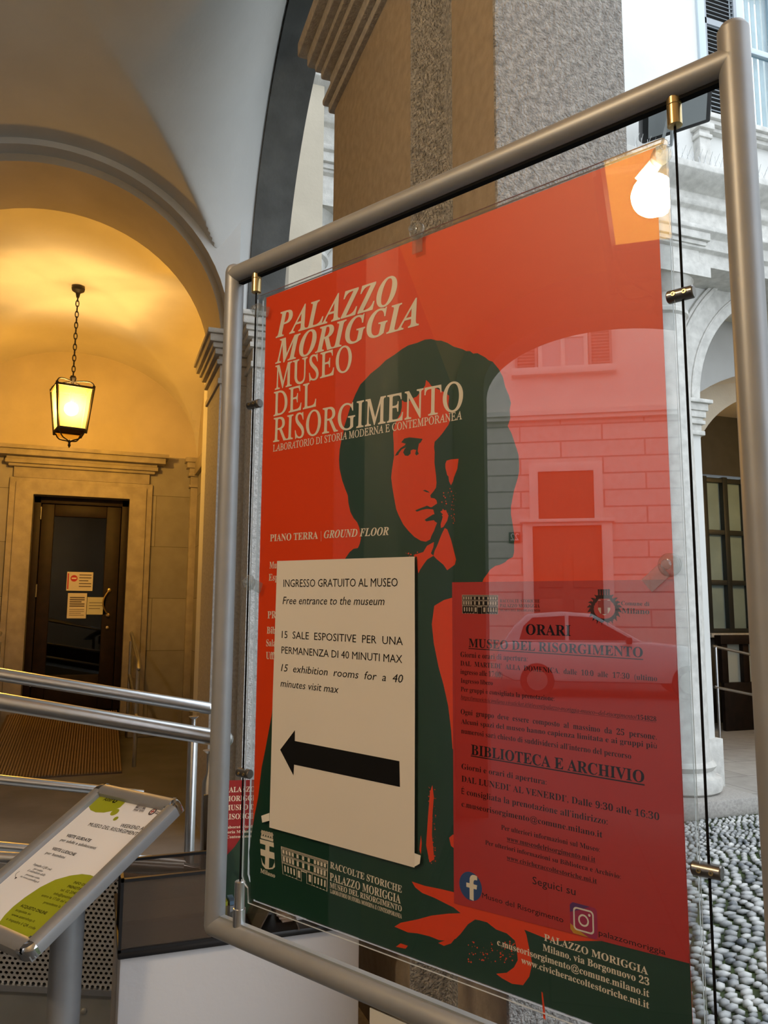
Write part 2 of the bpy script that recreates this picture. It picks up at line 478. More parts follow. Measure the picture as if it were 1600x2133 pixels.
# printed artwork: outlines and lettering in millimetres on their sheets
ART = {
 'green': [(144.2, 340.4), (150.7, 333.7), (156.4, 330.5), (162.9, 329.9), (165.6, 325.5), (167.4, 319.4), (164.9, 308.1), (161.6, 301.6), (155.9, 296.3), (151.0, 288.9), (148.0, 278.8), (146.9, 270.1), (142.9, 262.6), (137.9, 252.0), (133.7, 238.6), (132.6, 228.3), (133.4, 216.7), (136.1, 205.4), (139.0, 198.5), (139.8, 191.3), (144.6, 180.4), (149.3, 169.5), (156.8, 156.2), (164.4, 145.9), (171.9, 141.5), (179.4, 136.5), (192.3, 131.2), (201.4, 125.9), (213.9, 122.2), (224.5, 118.2), (233.2, 115.9), (245.2, 115.9), (255.3, 114.7), (263.6, 115.9), (271.8, 119.5), (276.6, 120.6), (284.6, 124.8), (292.5, 130.6), (303.4, 135.7), (307.9, 138.7), (312.5, 139.7), (316.2, 143.1), (321.5, 143.9), (330.3, 150.0), (334.6, 154.1), (339.0, 156.3), (346.0, 165.4), (350.2, 173.8), (352.8, 184.3), (356.8, 193.7), (358.8, 201.5), (357.3, 207.4), (357.8, 216.1), (354.9, 223.0), (359.0, 231.0), (361.6, 238.7), (364.2, 246.3), (366.1, 252.6), (366.6, 261.1), (366.4, 268.2), (365.0, 274.0), (360.7, 285.6), (359.2, 291.4), (357.0, 300.8), (356.9, 307.9), (358.7, 318.7), (360.5, 329.5), (359.7, 336.5), (359.6, 343.5), (358.2, 348.1), (352.7, 350.3), (349.9, 352.5), (344.4, 354.7), (338.8, 355.7), (333.1, 359.0), (330.3, 362.5), (325.9, 367.2), (324.2, 370.8), (322.9, 383.1), (318.7, 585.8), (319.2, 669.4), (390.4, 675.7), (497.4, 648.2), (506.8, 655.0), (506.8, 729.6), (0, 729.6), (-5.6, 679.5), (-2.1, 660.0), (2.2, 637.7), (8.2, 615.0), (12.9, 581.7), (18.9, 559.2), (28.4, 519.8), (32.5, 492.0), (46.7, 466.4), (85.5, 413.2), (130.3, 365.0)],
 'orange': [[(224.7, 174.7), (228.2, 177.4), (233.3, 178.3), (240.1, 175.4), (245.2, 174.3), (249.4, 170.3), (253.6, 167.0), (256.0, 164.7), (257.2, 158.9), (261.0, 162.3), (263.5, 166.1), (269.9, 170.0), (274.8, 172.9), (282.7, 177.7), (286.6, 181.1), (286.1, 186.2), (285.5, 190.1), (286.5, 194.2), (286.5, 200.7), (288.0, 206.2), (285.7, 211.0), (281.7, 215.0), (277.7, 219.0), (273.7, 222.3), (269.7, 225.1), (268.1, 226.1), (267.3, 231.9), (268.1, 237.3), (267.7, 247.7), (269.6, 261.0), (270.3, 268.9), (269.5, 274.0), (266.3, 277.5), (262.3, 281.0), (263.1, 283.7), (267.9, 284.8), (270.2, 286.9), (271.0, 290.2), (266.2, 292.4), (263.0, 294.1), (266.2, 296.3), (267.5, 300.9), (265.4, 302.0), (267.5, 307.9), (270.9, 310.1), (269.3, 312.6), (267.0, 317.5), (263.8, 322.4), (262.1, 326.2), (256.5, 328.2), (250.0, 326.8), (241.8, 322.4), (233.5, 315.3), (226.8, 308.3), (220.8, 298.5), (217.3, 291.6), (214.7, 280.6), (212.0, 268.2), (210.2, 257.1), (211.0, 250.4), (212.7, 241.0), (214.1, 234.3), (213.5, 220.5), (212.6, 209.4), (214.3, 201.4), (217.8, 195.0), (223.0, 188.9), (224.7, 182.3)], [(283.1, 247.7), (288.5, 247.1), (297.7, 247.6), (296.9, 252.6), (296.1, 257.6), (293.0, 263.6), (291.8, 266.0), (290.7, 269.7), (288.3, 273.3), (286.0, 269.2), (285.3, 264.0), (283.7, 262.6), (281.5, 254.6), (281.5, 250.7)], [(278.9, 297.3), (282.3, 298.9), (285.0, 303.5), (283.5, 308.5), (278.8, 314.5), (275.6, 315.5), (275.3, 311.7), (277.6, 305.5), (278.1, 301.7), (274.9, 298.9)], [(266.9, 329.0), (266.1, 334.0), (262.9, 340.3), (266.1, 342.9), (258.1, 346.4), (253.3, 351.4), (249.2, 356.3), (246.8, 360.1), (245.5, 352.4), (245.1, 343.1), (240.2, 341.2), (253.3, 338.5), (258.1, 332.4)], [(270.8, 333.0), (276.4, 321.9), (280.3, 315.8), (283.4, 317.3), (287.9, 327.7), (290.9, 337.8), (293.9, 347.9), (292.3, 352.8), (283.1, 358.0), (278.5, 352.3), (270.8, 346.9), (266.1, 342.9), (267.7, 337.9)], [(267.0, 392.9), (278.9, 387.3), (299.1, 382.8), (297.7, 527.9), (288.3, 529.0), (286.7, 511.2), (283.4, 489.0), (277.8, 468.8), (272.1, 452.9), (266.3, 429.8), (263.9, 411.0)], [(238.5, 660.1), (254.4, 660.7), (274.5, 659.4), (288.4, 658.9), (293.8, 662.8), (360.8, 666.8), (362.6, 671.1), (365.8, 677.0), (368.4, 688.0), (371.0, 699.0), (367.9, 710.3), (361.6, 719.1), (350.5, 721.2), (339.8, 719.5), (334.4, 717.5), (345.3, 713.6), (352.7, 707.2), (356.7, 700.2), (355.9, 691.3), (354.1, 684.7), (345.9, 680.8), (334.9, 680.3), (325.3, 676.6), (317.6, 676.8), (312.4, 677.3), (304.4, 683.4), (296.2, 693.7), (290.8, 699.3), (282.6, 703.5), (271.4, 705.5), (260.1, 705.0), (245.6, 706.1), (233.7, 708.2), (216.7, 707.1), (224.7, 701.6), (245.6, 693.4), (263.0, 685.7), (282.7, 679.3), (296.4, 675.7), (288.3, 672.5), (277.2, 670.8), (265.9, 669.0), (251.5, 667.9), (242.7, 664.6)], [(218.7, 725.3), (224.7, 720.6), (233.8, 720.5), (230.8, 723.9)], [(270.3, 708.4), (279.8, 703.4), (289.2, 700.1), (285.3, 704.9), (277.0, 709.2)], [(256.3, 622.8), (258.7, 595.6), (261.1, 572.8), (264.0, 565.6), (265.7, 576.6), (263.9, 594.7), (263.3, 612.6), (266.1, 634.1), (260.3, 637.9)], [(248.0, 628.8), (249.8, 615.0), (251.0, 621.5), (249.8, 632.9)], [(283.7, 611.1), (288.2, 607.3), (290.4, 608.6), (290.3, 619.9), (285.9, 618.1)], [(379.4, 719.0), (380.7, 719.7), (382.3, 731.4), (383.0, 740.6), (380.7, 739.4), (380.1, 728.3)]],
 'speck': [[(260.7, 571.7), (261.4, 571.1), (261.9, 571.7), (261.4, 572.2)], [(260.0, 569.0), (260.7, 568.4), (261.2, 569.0), (260.7, 569.5)], [(266.2, 623.6), (267.1, 622.7), (267.9, 623.4), (267.1, 624.2)], [(260.6, 604.8), (261.2, 604.2), (261.6, 604.7), (261.2, 605.1)], [(260.3, 572.0), (260.8, 571.6), (261.2, 572.0), (260.8, 572.4)], [(266.2, 625.7), (267.2, 624.8), (268.0, 625.5), (267.2, 626.3)], [(265.7, 577.9), (266.3, 577.3), (266.8, 577.8), (266.3, 578.3)], [(263.6, 618.9), (264.6, 618.0), (265.5, 618.8), (264.6, 619.5)], [(266.2, 569.7), (267.0, 568.9), (267.7, 569.6), (267.0, 570.2)], [(264.6, 601.7), (265.1, 601.3), (265.5, 601.7), (265.1, 602.0)], [(262.4, 570.4), (263.5, 569.4), (264.4, 570.3), (263.5, 571.1)], [(266.2, 604.6), (266.7, 604.1), (267.2, 604.5), (266.7, 605.0)], [(266.1, 606.5), (267.1, 605.5), (268.0, 606.3), (267.1, 607.1)], [(265.9, 601.7), (266.6, 601.1), (267.1, 601.6), (266.6, 602.1)], [(264.0, 596.2), (264.5, 595.7), (264.8, 596.1), (264.5, 596.5)], [(261.4, 625.4), (261.8, 625.0), (262.1, 625.3), (261.8, 625.6)], [(259.0, 611.8), (259.6, 611.3), (260.1, 611.7), (259.6, 612.2)], [(263.3, 599.3), (263.9, 598.8), (264.4, 599.3), (263.9, 599.7)], [(267.3, 577.8), (268.0, 577.2), (268.5, 577.7), (268.0, 578.2)], [(260.4, 612.0), (261.0, 611.5), (261.4, 612.0), (261.0, 612.4)], [(261.7, 620.4), (262.3, 619.9), (262.8, 620.3), (262.3, 620.8)], [(263.6, 631.9), (264.0, 631.5), (264.3, 631.8), (264.0, 632.1)], [(258.8, 581.6), (259.8, 580.7), (260.6, 581.5), (259.8, 582.2)], [(264.0, 581.5), (264.7, 580.9), (265.2, 581.4), (264.7, 581.9)], [(260.4, 598.9), (260.8, 598.5), (261.1, 598.8), (260.8, 599.1)], [(264.1, 631.1), (265.2, 630.1), (266.1, 630.9), (265.2, 631.8)], [(265.1, 635.7), (265.5, 635.4), (265.8, 635.6), (265.5, 635.9)], [(260.7, 637.1), (261.6, 636.1), (262.4, 636.9), (261.6, 637.6)], [(261.9, 635.1), (262.7, 634.3), (263.4, 635.0), (262.7, 635.6)], [(265.9, 585.5), (266.4, 585.0), (266.8, 585.4), (266.4, 585.8)], [(262.5, 574.0), (263.2, 573.4), (263.7, 573.9), (263.2, 574.4)], [(267.3, 588.1), (267.6, 587.8), (267.9, 588.1), (267.6, 588.3)], [(258.7, 577.1), (259.7, 576.2), (260.5, 577.0), (259.7, 577.7)], [(262.0, 585.8), (262.4, 585.4), (262.8, 585.8), (262.4, 586.1)], [(267.3, 595.1), (267.8, 594.6), (268.2, 595.0), (267.8, 595.4)], [(259.3, 568.3), (259.8, 567.8), (260.2, 568.2), (259.8, 568.6)], [(264.8, 574.7), (265.2, 574.3), (265.5, 574.6), (265.2, 574.9)], [(262.4, 582.6), (263.6, 581.6), (264.5, 582.5), (263.6, 583.3)], [(259.3, 604.4), (260.3, 603.5), (261.1, 604.3), (260.3, 605.0)], [(261.9, 638.4), (262.7, 637.7), (263.3, 638.3), (262.7, 638.8)], [(261.0, 595.1), (261.4, 594.8), (261.7, 595.1), (261.4, 595.4)], [(261.9, 582.7), (263.0, 581.7), (263.8, 582.5), (263.0, 583.3)], [(266.1, 600.9), (266.5, 600.6), (266.8, 600.9), (266.5, 601.2)], [(261.0, 582.3), (261.5, 581.9), (261.9, 582.3), (261.5, 582.7)], [(260.7, 629.8), (261.2, 629.4), (261.5, 629.7), (261.2, 630.1)], [(258.8, 634.6), (259.6, 633.8), (260.2, 634.4), (259.6, 635.0)], [(266.8, 593.6), (267.9, 592.6), (268.7, 593.5), (267.9, 594.3)], [(263.9, 623.3), (264.8, 622.4), (265.6, 623.1), (264.8, 623.9)], [(263.1, 570.6), (263.6, 570.1), (264.1, 570.6), (263.6, 570.9)], [(265.6, 631.1), (266.7, 630.1), (267.6, 630.9), (266.7, 631.8)], [(261.1, 613.7), (262.1, 612.8), (262.9, 613.6), (262.1, 614.3)], [(264.0, 625.1), (264.7, 624.4), (265.4, 624.9), (264.7, 625.5)], [(264.3, 615.4), (264.9, 614.8), (265.3, 615.3), (264.9, 615.7)], [(266.7, 635.1), (267.1, 634.7), (267.4, 635.0), (267.1, 635.4)], [(266.6, 635.6), (267.5, 634.7), (268.2, 635.4), (267.5, 636.1)], [(259.1, 632.3), (259.5, 631.9), (259.9, 632.3), (259.5, 632.6)], [(267.2, 613.4), (267.6, 613.1), (267.9, 613.4), (267.6, 613.7)], [(259.8, 612.3), (260.7, 611.6), (261.3, 612.2), (260.7, 612.8)], [(265.1, 633.3), (265.6, 632.8), (266.0, 633.2), (265.6, 633.6)], [(258.8, 634.2), (259.2, 633.8), (259.5, 634.1), (259.2, 634.4)], [(348.1, 688.7), (349.0, 687.7), (349.8, 688.4), (349.0, 689.2)], [(343.4, 703.6), (344.2, 702.8), (344.8, 703.4), (344.1, 704.0)], [(348.3, 690.2), (349.1, 689.3), (349.8, 689.9), (349.1, 690.7)], [(320.4, 710.1), (321.3, 709.1), (322.1, 709.8), (321.3, 710.6)], [(328.3, 701.3), (328.6, 700.9), (328.9, 701.2), (328.6, 701.5)], [(305.2, 708.7), (305.9, 707.9), (306.5, 708.5), (305.9, 709.1)], [(347.8, 697.6), (348.3, 697.1), (348.6, 697.4), (348.3, 697.8)], [(322.2, 707.3), (323.0, 706.5), (323.6, 707.1), (323.0, 707.7)], [(303.6, 713.7), (304.6, 712.6), (305.4, 713.3), (304.6, 714.2)], [(308.0, 707.0), (308.6, 706.4), (309.1, 706.8), (308.6, 707.4)], [(344.0, 693.3), (344.6, 692.7), (345.0, 693.1), (344.5, 693.5)], [(328.9, 709.1), (329.3, 708.7), (329.6, 709.0), (329.3, 709.4)], [(309.1, 708.2), (310.2, 707.1), (311.0, 707.8), (310.1, 708.7)], [(329.7, 699.3), (330.7, 698.2), (331.5, 698.9), (330.7, 699.8)], [(343.1, 689.1), (344.1, 688.1), (344.9, 688.8), (344.1, 689.7)], [(313.5, 701.1), (314.5, 700.1), (315.3, 700.8), (314.5, 701.7)], [(325.6, 707.0), (326.1, 706.5), (326.4, 706.8), (326.1, 707.2)], [(348.4, 689.7), (348.9, 689.2), (349.2, 689.6), (348.9, 689.9)], [(329.1, 697.7), (329.8, 696.9), (330.4, 697.5), (329.8, 698.1)], [(349.8, 698.9), (350.2, 698.5), (350.4, 698.8), (350.2, 699.0)], [(319.7, 703.9), (320.4, 703.2), (321.0, 703.7), (320.4, 704.3)], [(340.5, 697.3), (340.9, 696.9), (341.2, 697.2), (340.9, 697.5)], [(316.3, 710.4), (316.9, 709.7), (317.4, 710.2), (316.9, 710.7)], [(342.5, 705.8), (343.3, 704.9), (344.0, 705.5), (343.3, 706.2)], [(338.4, 700.1), (339.0, 699.5), (339.4, 700.0), (339.0, 700.4)], [(349.7, 694.6), (350.7, 693.5), (351.5, 694.3), (350.7, 695.1)], [(319.1, 710.0), (320.1, 709.0), (320.8, 709.7), (320.0, 710.5)], [(335.4, 697.9), (335.8, 697.4), (336.2, 697.8), (335.8, 698.1)], [(342.9, 694.5), (343.7, 693.6), (344.4, 694.2), (343.7, 694.9)], [(310.8, 697.8), (311.3, 697.3), (311.6, 697.6), (311.2, 698.0)], [(344.7, 690.7), (345.7, 689.6), (346.5, 690.4), (345.7, 691.3)], [(322.9, 703.7), (323.5, 703.0), (324.0, 703.5), (323.5, 704.0)], [(335.7, 691.5), (336.3, 690.8), (336.8, 691.3), (336.3, 691.9)], [(351.1, 689.1), (351.9, 688.2), (352.6, 688.8), (351.9, 689.5)], [(320.9, 699.1), (321.3, 698.8), (321.6, 699.0), (321.3, 699.3)], [(304.1, 715.6), (305.1, 714.5), (305.9, 715.3), (305.1, 716.1)], [(344.0, 702.2), (345.1, 701.0), (345.9, 701.8), (345.1, 702.7)], [(311.7, 706.8), (312.5, 706.0), (313.1, 706.6), (312.5, 707.2)], [(332.8, 707.6), (333.7, 706.6), (334.4, 707.3), (333.7, 708.1)], [(352.7, 687.5), (353.5, 686.7), (354.2, 687.3), (353.5, 688.0)], [(338.0, 702.7), (338.9, 701.8), (339.5, 702.4), (338.8, 703.1)], [(345.7, 692.7), (346.7, 691.6), (347.5, 692.4), (346.7, 693.2)], [(324.2, 703.7), (325.3, 702.6), (326.1, 703.4), (325.3, 704.3)], [(339.9, 694.3), (340.4, 693.8), (340.8, 694.2), (340.4, 694.6)], [(320.1, 705.3), (321.2, 704.2), (322.1, 705.0), (321.2, 705.9)], [(349.4, 693.5), (350.0, 692.8), (350.5, 693.3), (350.0, 693.8)], [(345.4, 692.4), (346.1, 691.7), (346.6, 692.2), (346.0, 692.8)], [(304.1, 701.4), (304.9, 700.6), (305.5, 701.1), (304.9, 701.8)], [(339.2, 700.0), (339.8, 699.4), (340.3, 699.8), (339.8, 700.3)], [(352.1, 696.7), (352.5, 696.2), (352.8, 696.6), (352.5, 697.0)], [(306.5, 715.4), (307.6, 714.2), (308.5, 715.0), (307.6, 716.0)], [(350.4, 696.8), (351.0, 696.2), (351.4, 696.6), (351.0, 697.1)], [(308.5, 701.6), (309.0, 701.1), (309.4, 701.5), (309.0, 701.9)], [(350.4, 702.0), (351.3, 701.0), (352.0, 701.7), (351.3, 702.5)], [(311.4, 700.5), (312.0, 699.9), (312.5, 700.3), (312.0, 700.8)], [(351.6, 688.6), (352.5, 687.7), (353.2, 688.4), (352.5, 689.2)], [(338.1, 699.1), (339.2, 697.9), (340.0, 698.7), (339.2, 699.7)], [(317.4, 704.2), (317.9, 703.7), (318.3, 704.0), (317.9, 704.4)], [(308.7, 697.4), (309.3, 696.7), (309.8, 697.2), (309.3, 697.7)], [(309.5, 697.7), (310.7, 696.5), (311.6, 697.4), (310.6, 698.3)], [(318.3, 710.6), (319.2, 709.7), (319.9, 710.4), (319.2, 711.1)], [(340.6, 700.4), (341.7, 699.2), (342.5, 700.0), (341.7, 700.9)], [(348.2, 699.5), (348.9, 698.7), (349.5, 699.2), (348.9, 699.9)], [(339.0, 702.0), (339.8, 701.2), (340.4, 701.8), (339.8, 702.4)], [(329.3, 694.3), (330.3, 693.2), (331.1, 694.0), (330.3, 694.8)], [(328.9, 692.8), (329.4, 692.3), (329.8, 692.7), (329.4, 693.1)], [(348.3, 691.2), (348.9, 690.5), (349.4, 691.0), (348.9, 691.5)], [(338.6, 704.6), (339.2, 704.0), (339.6, 704.4), (339.1, 704.9)], [(324.0, 700.6), (324.3, 700.2), (324.6, 700.5), (324.3, 700.8)], [(348.0, 687.0), (349.1, 685.9), (349.9, 686.7), (349.0, 687.6)], [(278.3, 280.1), (279.2, 279.4), (280.0, 280.4), (279.2, 281.0)], [(290.4, 284.0), (291.1, 283.5), (291.7, 284.2), (291.1, 284.7)], [(284.4, 301.1), (284.9, 300.8), (285.2, 301.3), (284.9, 301.5)], [(290.1, 311.6), (290.9, 311.0), (291.6, 311.8), (290.9, 312.3)], [(292.0, 309.6), (292.6, 309.1), (293.1, 309.8), (292.6, 310.1)], [(290.6, 305.8), (291.3, 305.2), (291.9, 306.0), (291.3, 306.4)], [(277.3, 296.9), (278.3, 296.2), (279.1, 297.3), (278.3, 297.8)], [(280.8, 298.2), (281.8, 297.5), (282.6, 298.5), (281.8, 299.1)], [(286.4, 276.5), (287.2, 276.0), (287.8, 276.8), (287.2, 277.3)], [(280.1, 305.8), (280.9, 305.2), (281.6, 306.1), (280.9, 306.6)], [(281.0, 307.3), (281.8, 306.7), (282.4, 307.5), (281.8, 308.0)], [(281.4, 305.1), (282.4, 304.4), (283.2, 305.4), (282.4, 306.0)], [(291.3, 307.6), (292.1, 307.0), (292.8, 307.8), (292.1, 308.3)], [(288.1, 297.3), (288.8, 296.8), (289.4, 297.5), (288.8, 297.9)], [(293.5, 288.7), (293.9, 288.4), (294.2, 288.8), (293.9, 289.0)], [(288.4, 293.5), (289.1, 292.9), (289.7, 293.7), (289.1, 294.1)], [(286.6, 284.3), (287.1, 284.0), (287.5, 284.5), (287.1, 284.7)], [(276.6, 302.8), (277.6, 302.1), (278.4, 303.1), (277.6, 303.7)], [(287.8, 279.6), (288.9, 278.8), (289.7, 279.9), (288.9, 280.5)], [(290.7, 294.1), (291.1, 293.8), (291.3, 294.2), (291.1, 294.4)], [(290.6, 298.2), (291.3, 297.6), (291.9, 298.4), (291.3, 298.9)], [(276.4, 301.0), (276.7, 300.8), (277.0, 301.1), (276.7, 301.3)], [(284.4, 280.3), (285.0, 279.8), (285.5, 280.5), (285.0, 280.8)], [(291.2, 302.7), (292.1, 302.1), (292.8, 303.0), (292.1, 303.6)], [(281.0, 288.8), (281.8, 288.3), (282.4, 289.1), (281.8, 289.5)], [(276.0, 289.3), (277.1, 288.5), (277.9, 289.6), (277.0, 290.2)], [(289.2, 306.7), (289.7, 306.3), (290.1, 306.9), (289.7, 307.2)], [(287.8, 303.9), (288.6, 303.3), (289.3, 304.2), (288.6, 304.7)], [(284.0, 281.3), (284.3, 281.1), (284.6, 281.4), (284.3, 281.6)], [(291.5, 309.4), (292.0, 309.0), (292.4, 309.5), (292.0, 309.8)], [(289.1, 290.2), (289.9, 289.7), (290.5, 290.5), (289.8, 290.9)], [(290.6, 287.3), (291.4, 286.7), (292.0, 287.5), (291.4, 288.0)], [(280.6, 293.3), (281.0, 293.0), (281.3, 293.4), (281.0, 293.6)], [(280.2, 285.1), (281.2, 284.3), (282.0, 285.4), (281.2, 286.0)], [(278.4, 302.1), (278.7, 301.8), (279.0, 302.2), (278.7, 302.4)], [(293.6, 281.9), (293.9, 281.6), (294.3, 282.0), (293.9, 282.3)], [(279.3, 308.5), (280.1, 307.9), (280.8, 308.8), (280.1, 309.2)], [(291.8, 293.8), (292.2, 293.5), (292.5, 293.9), (292.2, 294.2)], [(281.4, 291.3), (282.5, 290.5), (283.4, 291.7), (282.5, 292.3)], [(278.5, 283.3), (279.5, 282.6), (280.2, 283.7), (279.4, 284.2)], [(231.9, 344.8), (232.5, 344.4), (233.0, 345.0), (232.5, 345.4)], [(241.4, 342.9), (242.5, 342.1), (243.5, 343.2), (242.5, 343.9)], [(231.1, 343.9), (231.7, 343.5), (232.1, 344.0), (231.7, 344.3)], [(244.8, 338.4), (245.8, 337.6), (246.7, 338.6), (245.8, 339.3)], [(233.6, 339.2), (234.0, 338.9), (234.3, 339.3), (234.0, 339.5)], [(235.9, 340.2), (237.2, 339.3), (238.2, 340.5), (237.2, 341.3)], [(242.2, 340.8), (243.4, 339.8), (244.4, 341.1), (243.4, 341.8)], [(232.6, 339.2), (233.8, 338.3), (234.8, 339.5), (233.8, 340.2)], [(249.7, 343.5), (250.9, 342.5), (251.9, 343.7), (250.9, 344.5)], [(230.3, 344.3), (231.3, 343.5), (232.1, 344.5), (231.3, 345.1)], [(244.3, 344.4), (244.7, 344.1), (245.1, 344.5), (244.7, 344.8)], [(233.6, 338.7), (234.4, 338.1), (235.1, 338.9), (234.4, 339.4)], [(241.4, 342.0), (242.1, 341.5), (242.6, 342.2), (242.1, 342.6)], [(245.4, 344.4), (246.4, 343.6), (247.2, 344.7), (246.4, 345.3)], [(230.2, 338.7), (230.8, 338.2), (231.3, 338.8), (230.8, 339.1)], [(234.7, 342.0), (235.3, 341.6), (235.7, 342.1), (235.3, 342.5)]],
 'dark': [[(223.9, 220.6), (228.2, 217.1), (235.1, 216.8), (243.5, 218.7), (252.6, 220.9), (250.2, 224.3), (247.7, 225.3), (246.8, 229.2), (246.0, 233.1), (247.7, 236.0), (244.3, 237.5), (242.7, 235.3), (244.3, 231.5), (240.1, 230.3), (236.8, 231.2), (236.8, 234.5), (233.4, 236.5), (229.1, 235.6), (226.6, 231.9), (228.3, 228.7), (230.8, 227.0), (224.8, 228.2), (221.4, 231.2), (219.7, 233.7), (215.3, 234.2), (217.9, 230.7), (223.1, 226.6), (228.3, 224.6), (230.3, 223.1), (226.5, 221.7)], [(252.6, 275.5), (255.8, 274.8), (259.1, 276.2), (261.8, 278.4), (257.4, 277.3), (255.0, 276.2)], [(242.7, 295.0), (248.4, 293.5), (255.0, 292.1), (258.2, 291.3), (263.0, 293.4), (267.5, 292.9), (271.8, 290.7), (271.8, 296.1), (266.2, 295.9), (258.2, 294.7), (251.7, 295.1), (245.1, 296.5)], [(255.0, 305.7), (259.8, 303.5), (266.2, 300.8), (271.8, 302.5), (272.5, 308.7), (267.8, 306.9), (261.4, 307.1), (257.4, 307.5)]],
 'arrow': [(49.3, 556.1), (73.3, 531.9), (73.3, 543.8), (226.0, 547.3), (226.8, 572.1), (72.9, 569.6), (72.4, 581.6)],
 'white': [(36.7, 339.4), (245.1, 343.1), (245.7, 458.9), (245.0, 645.0), (33.7, 644.1), (34.4, 497.4)],
 'red': [(289.4, 370.1), (506.7, 372.5), (506.7, 661.5), (289.4, 668.4)],
 'tape': [[(19.1, 633.8), (33.1, 628.3), (33.4, 636.8), (21.1, 641.0)], [(245.0, 631.6), (252.7, 632.3), (251.5, 640.1), (245.0, 644.1)]],
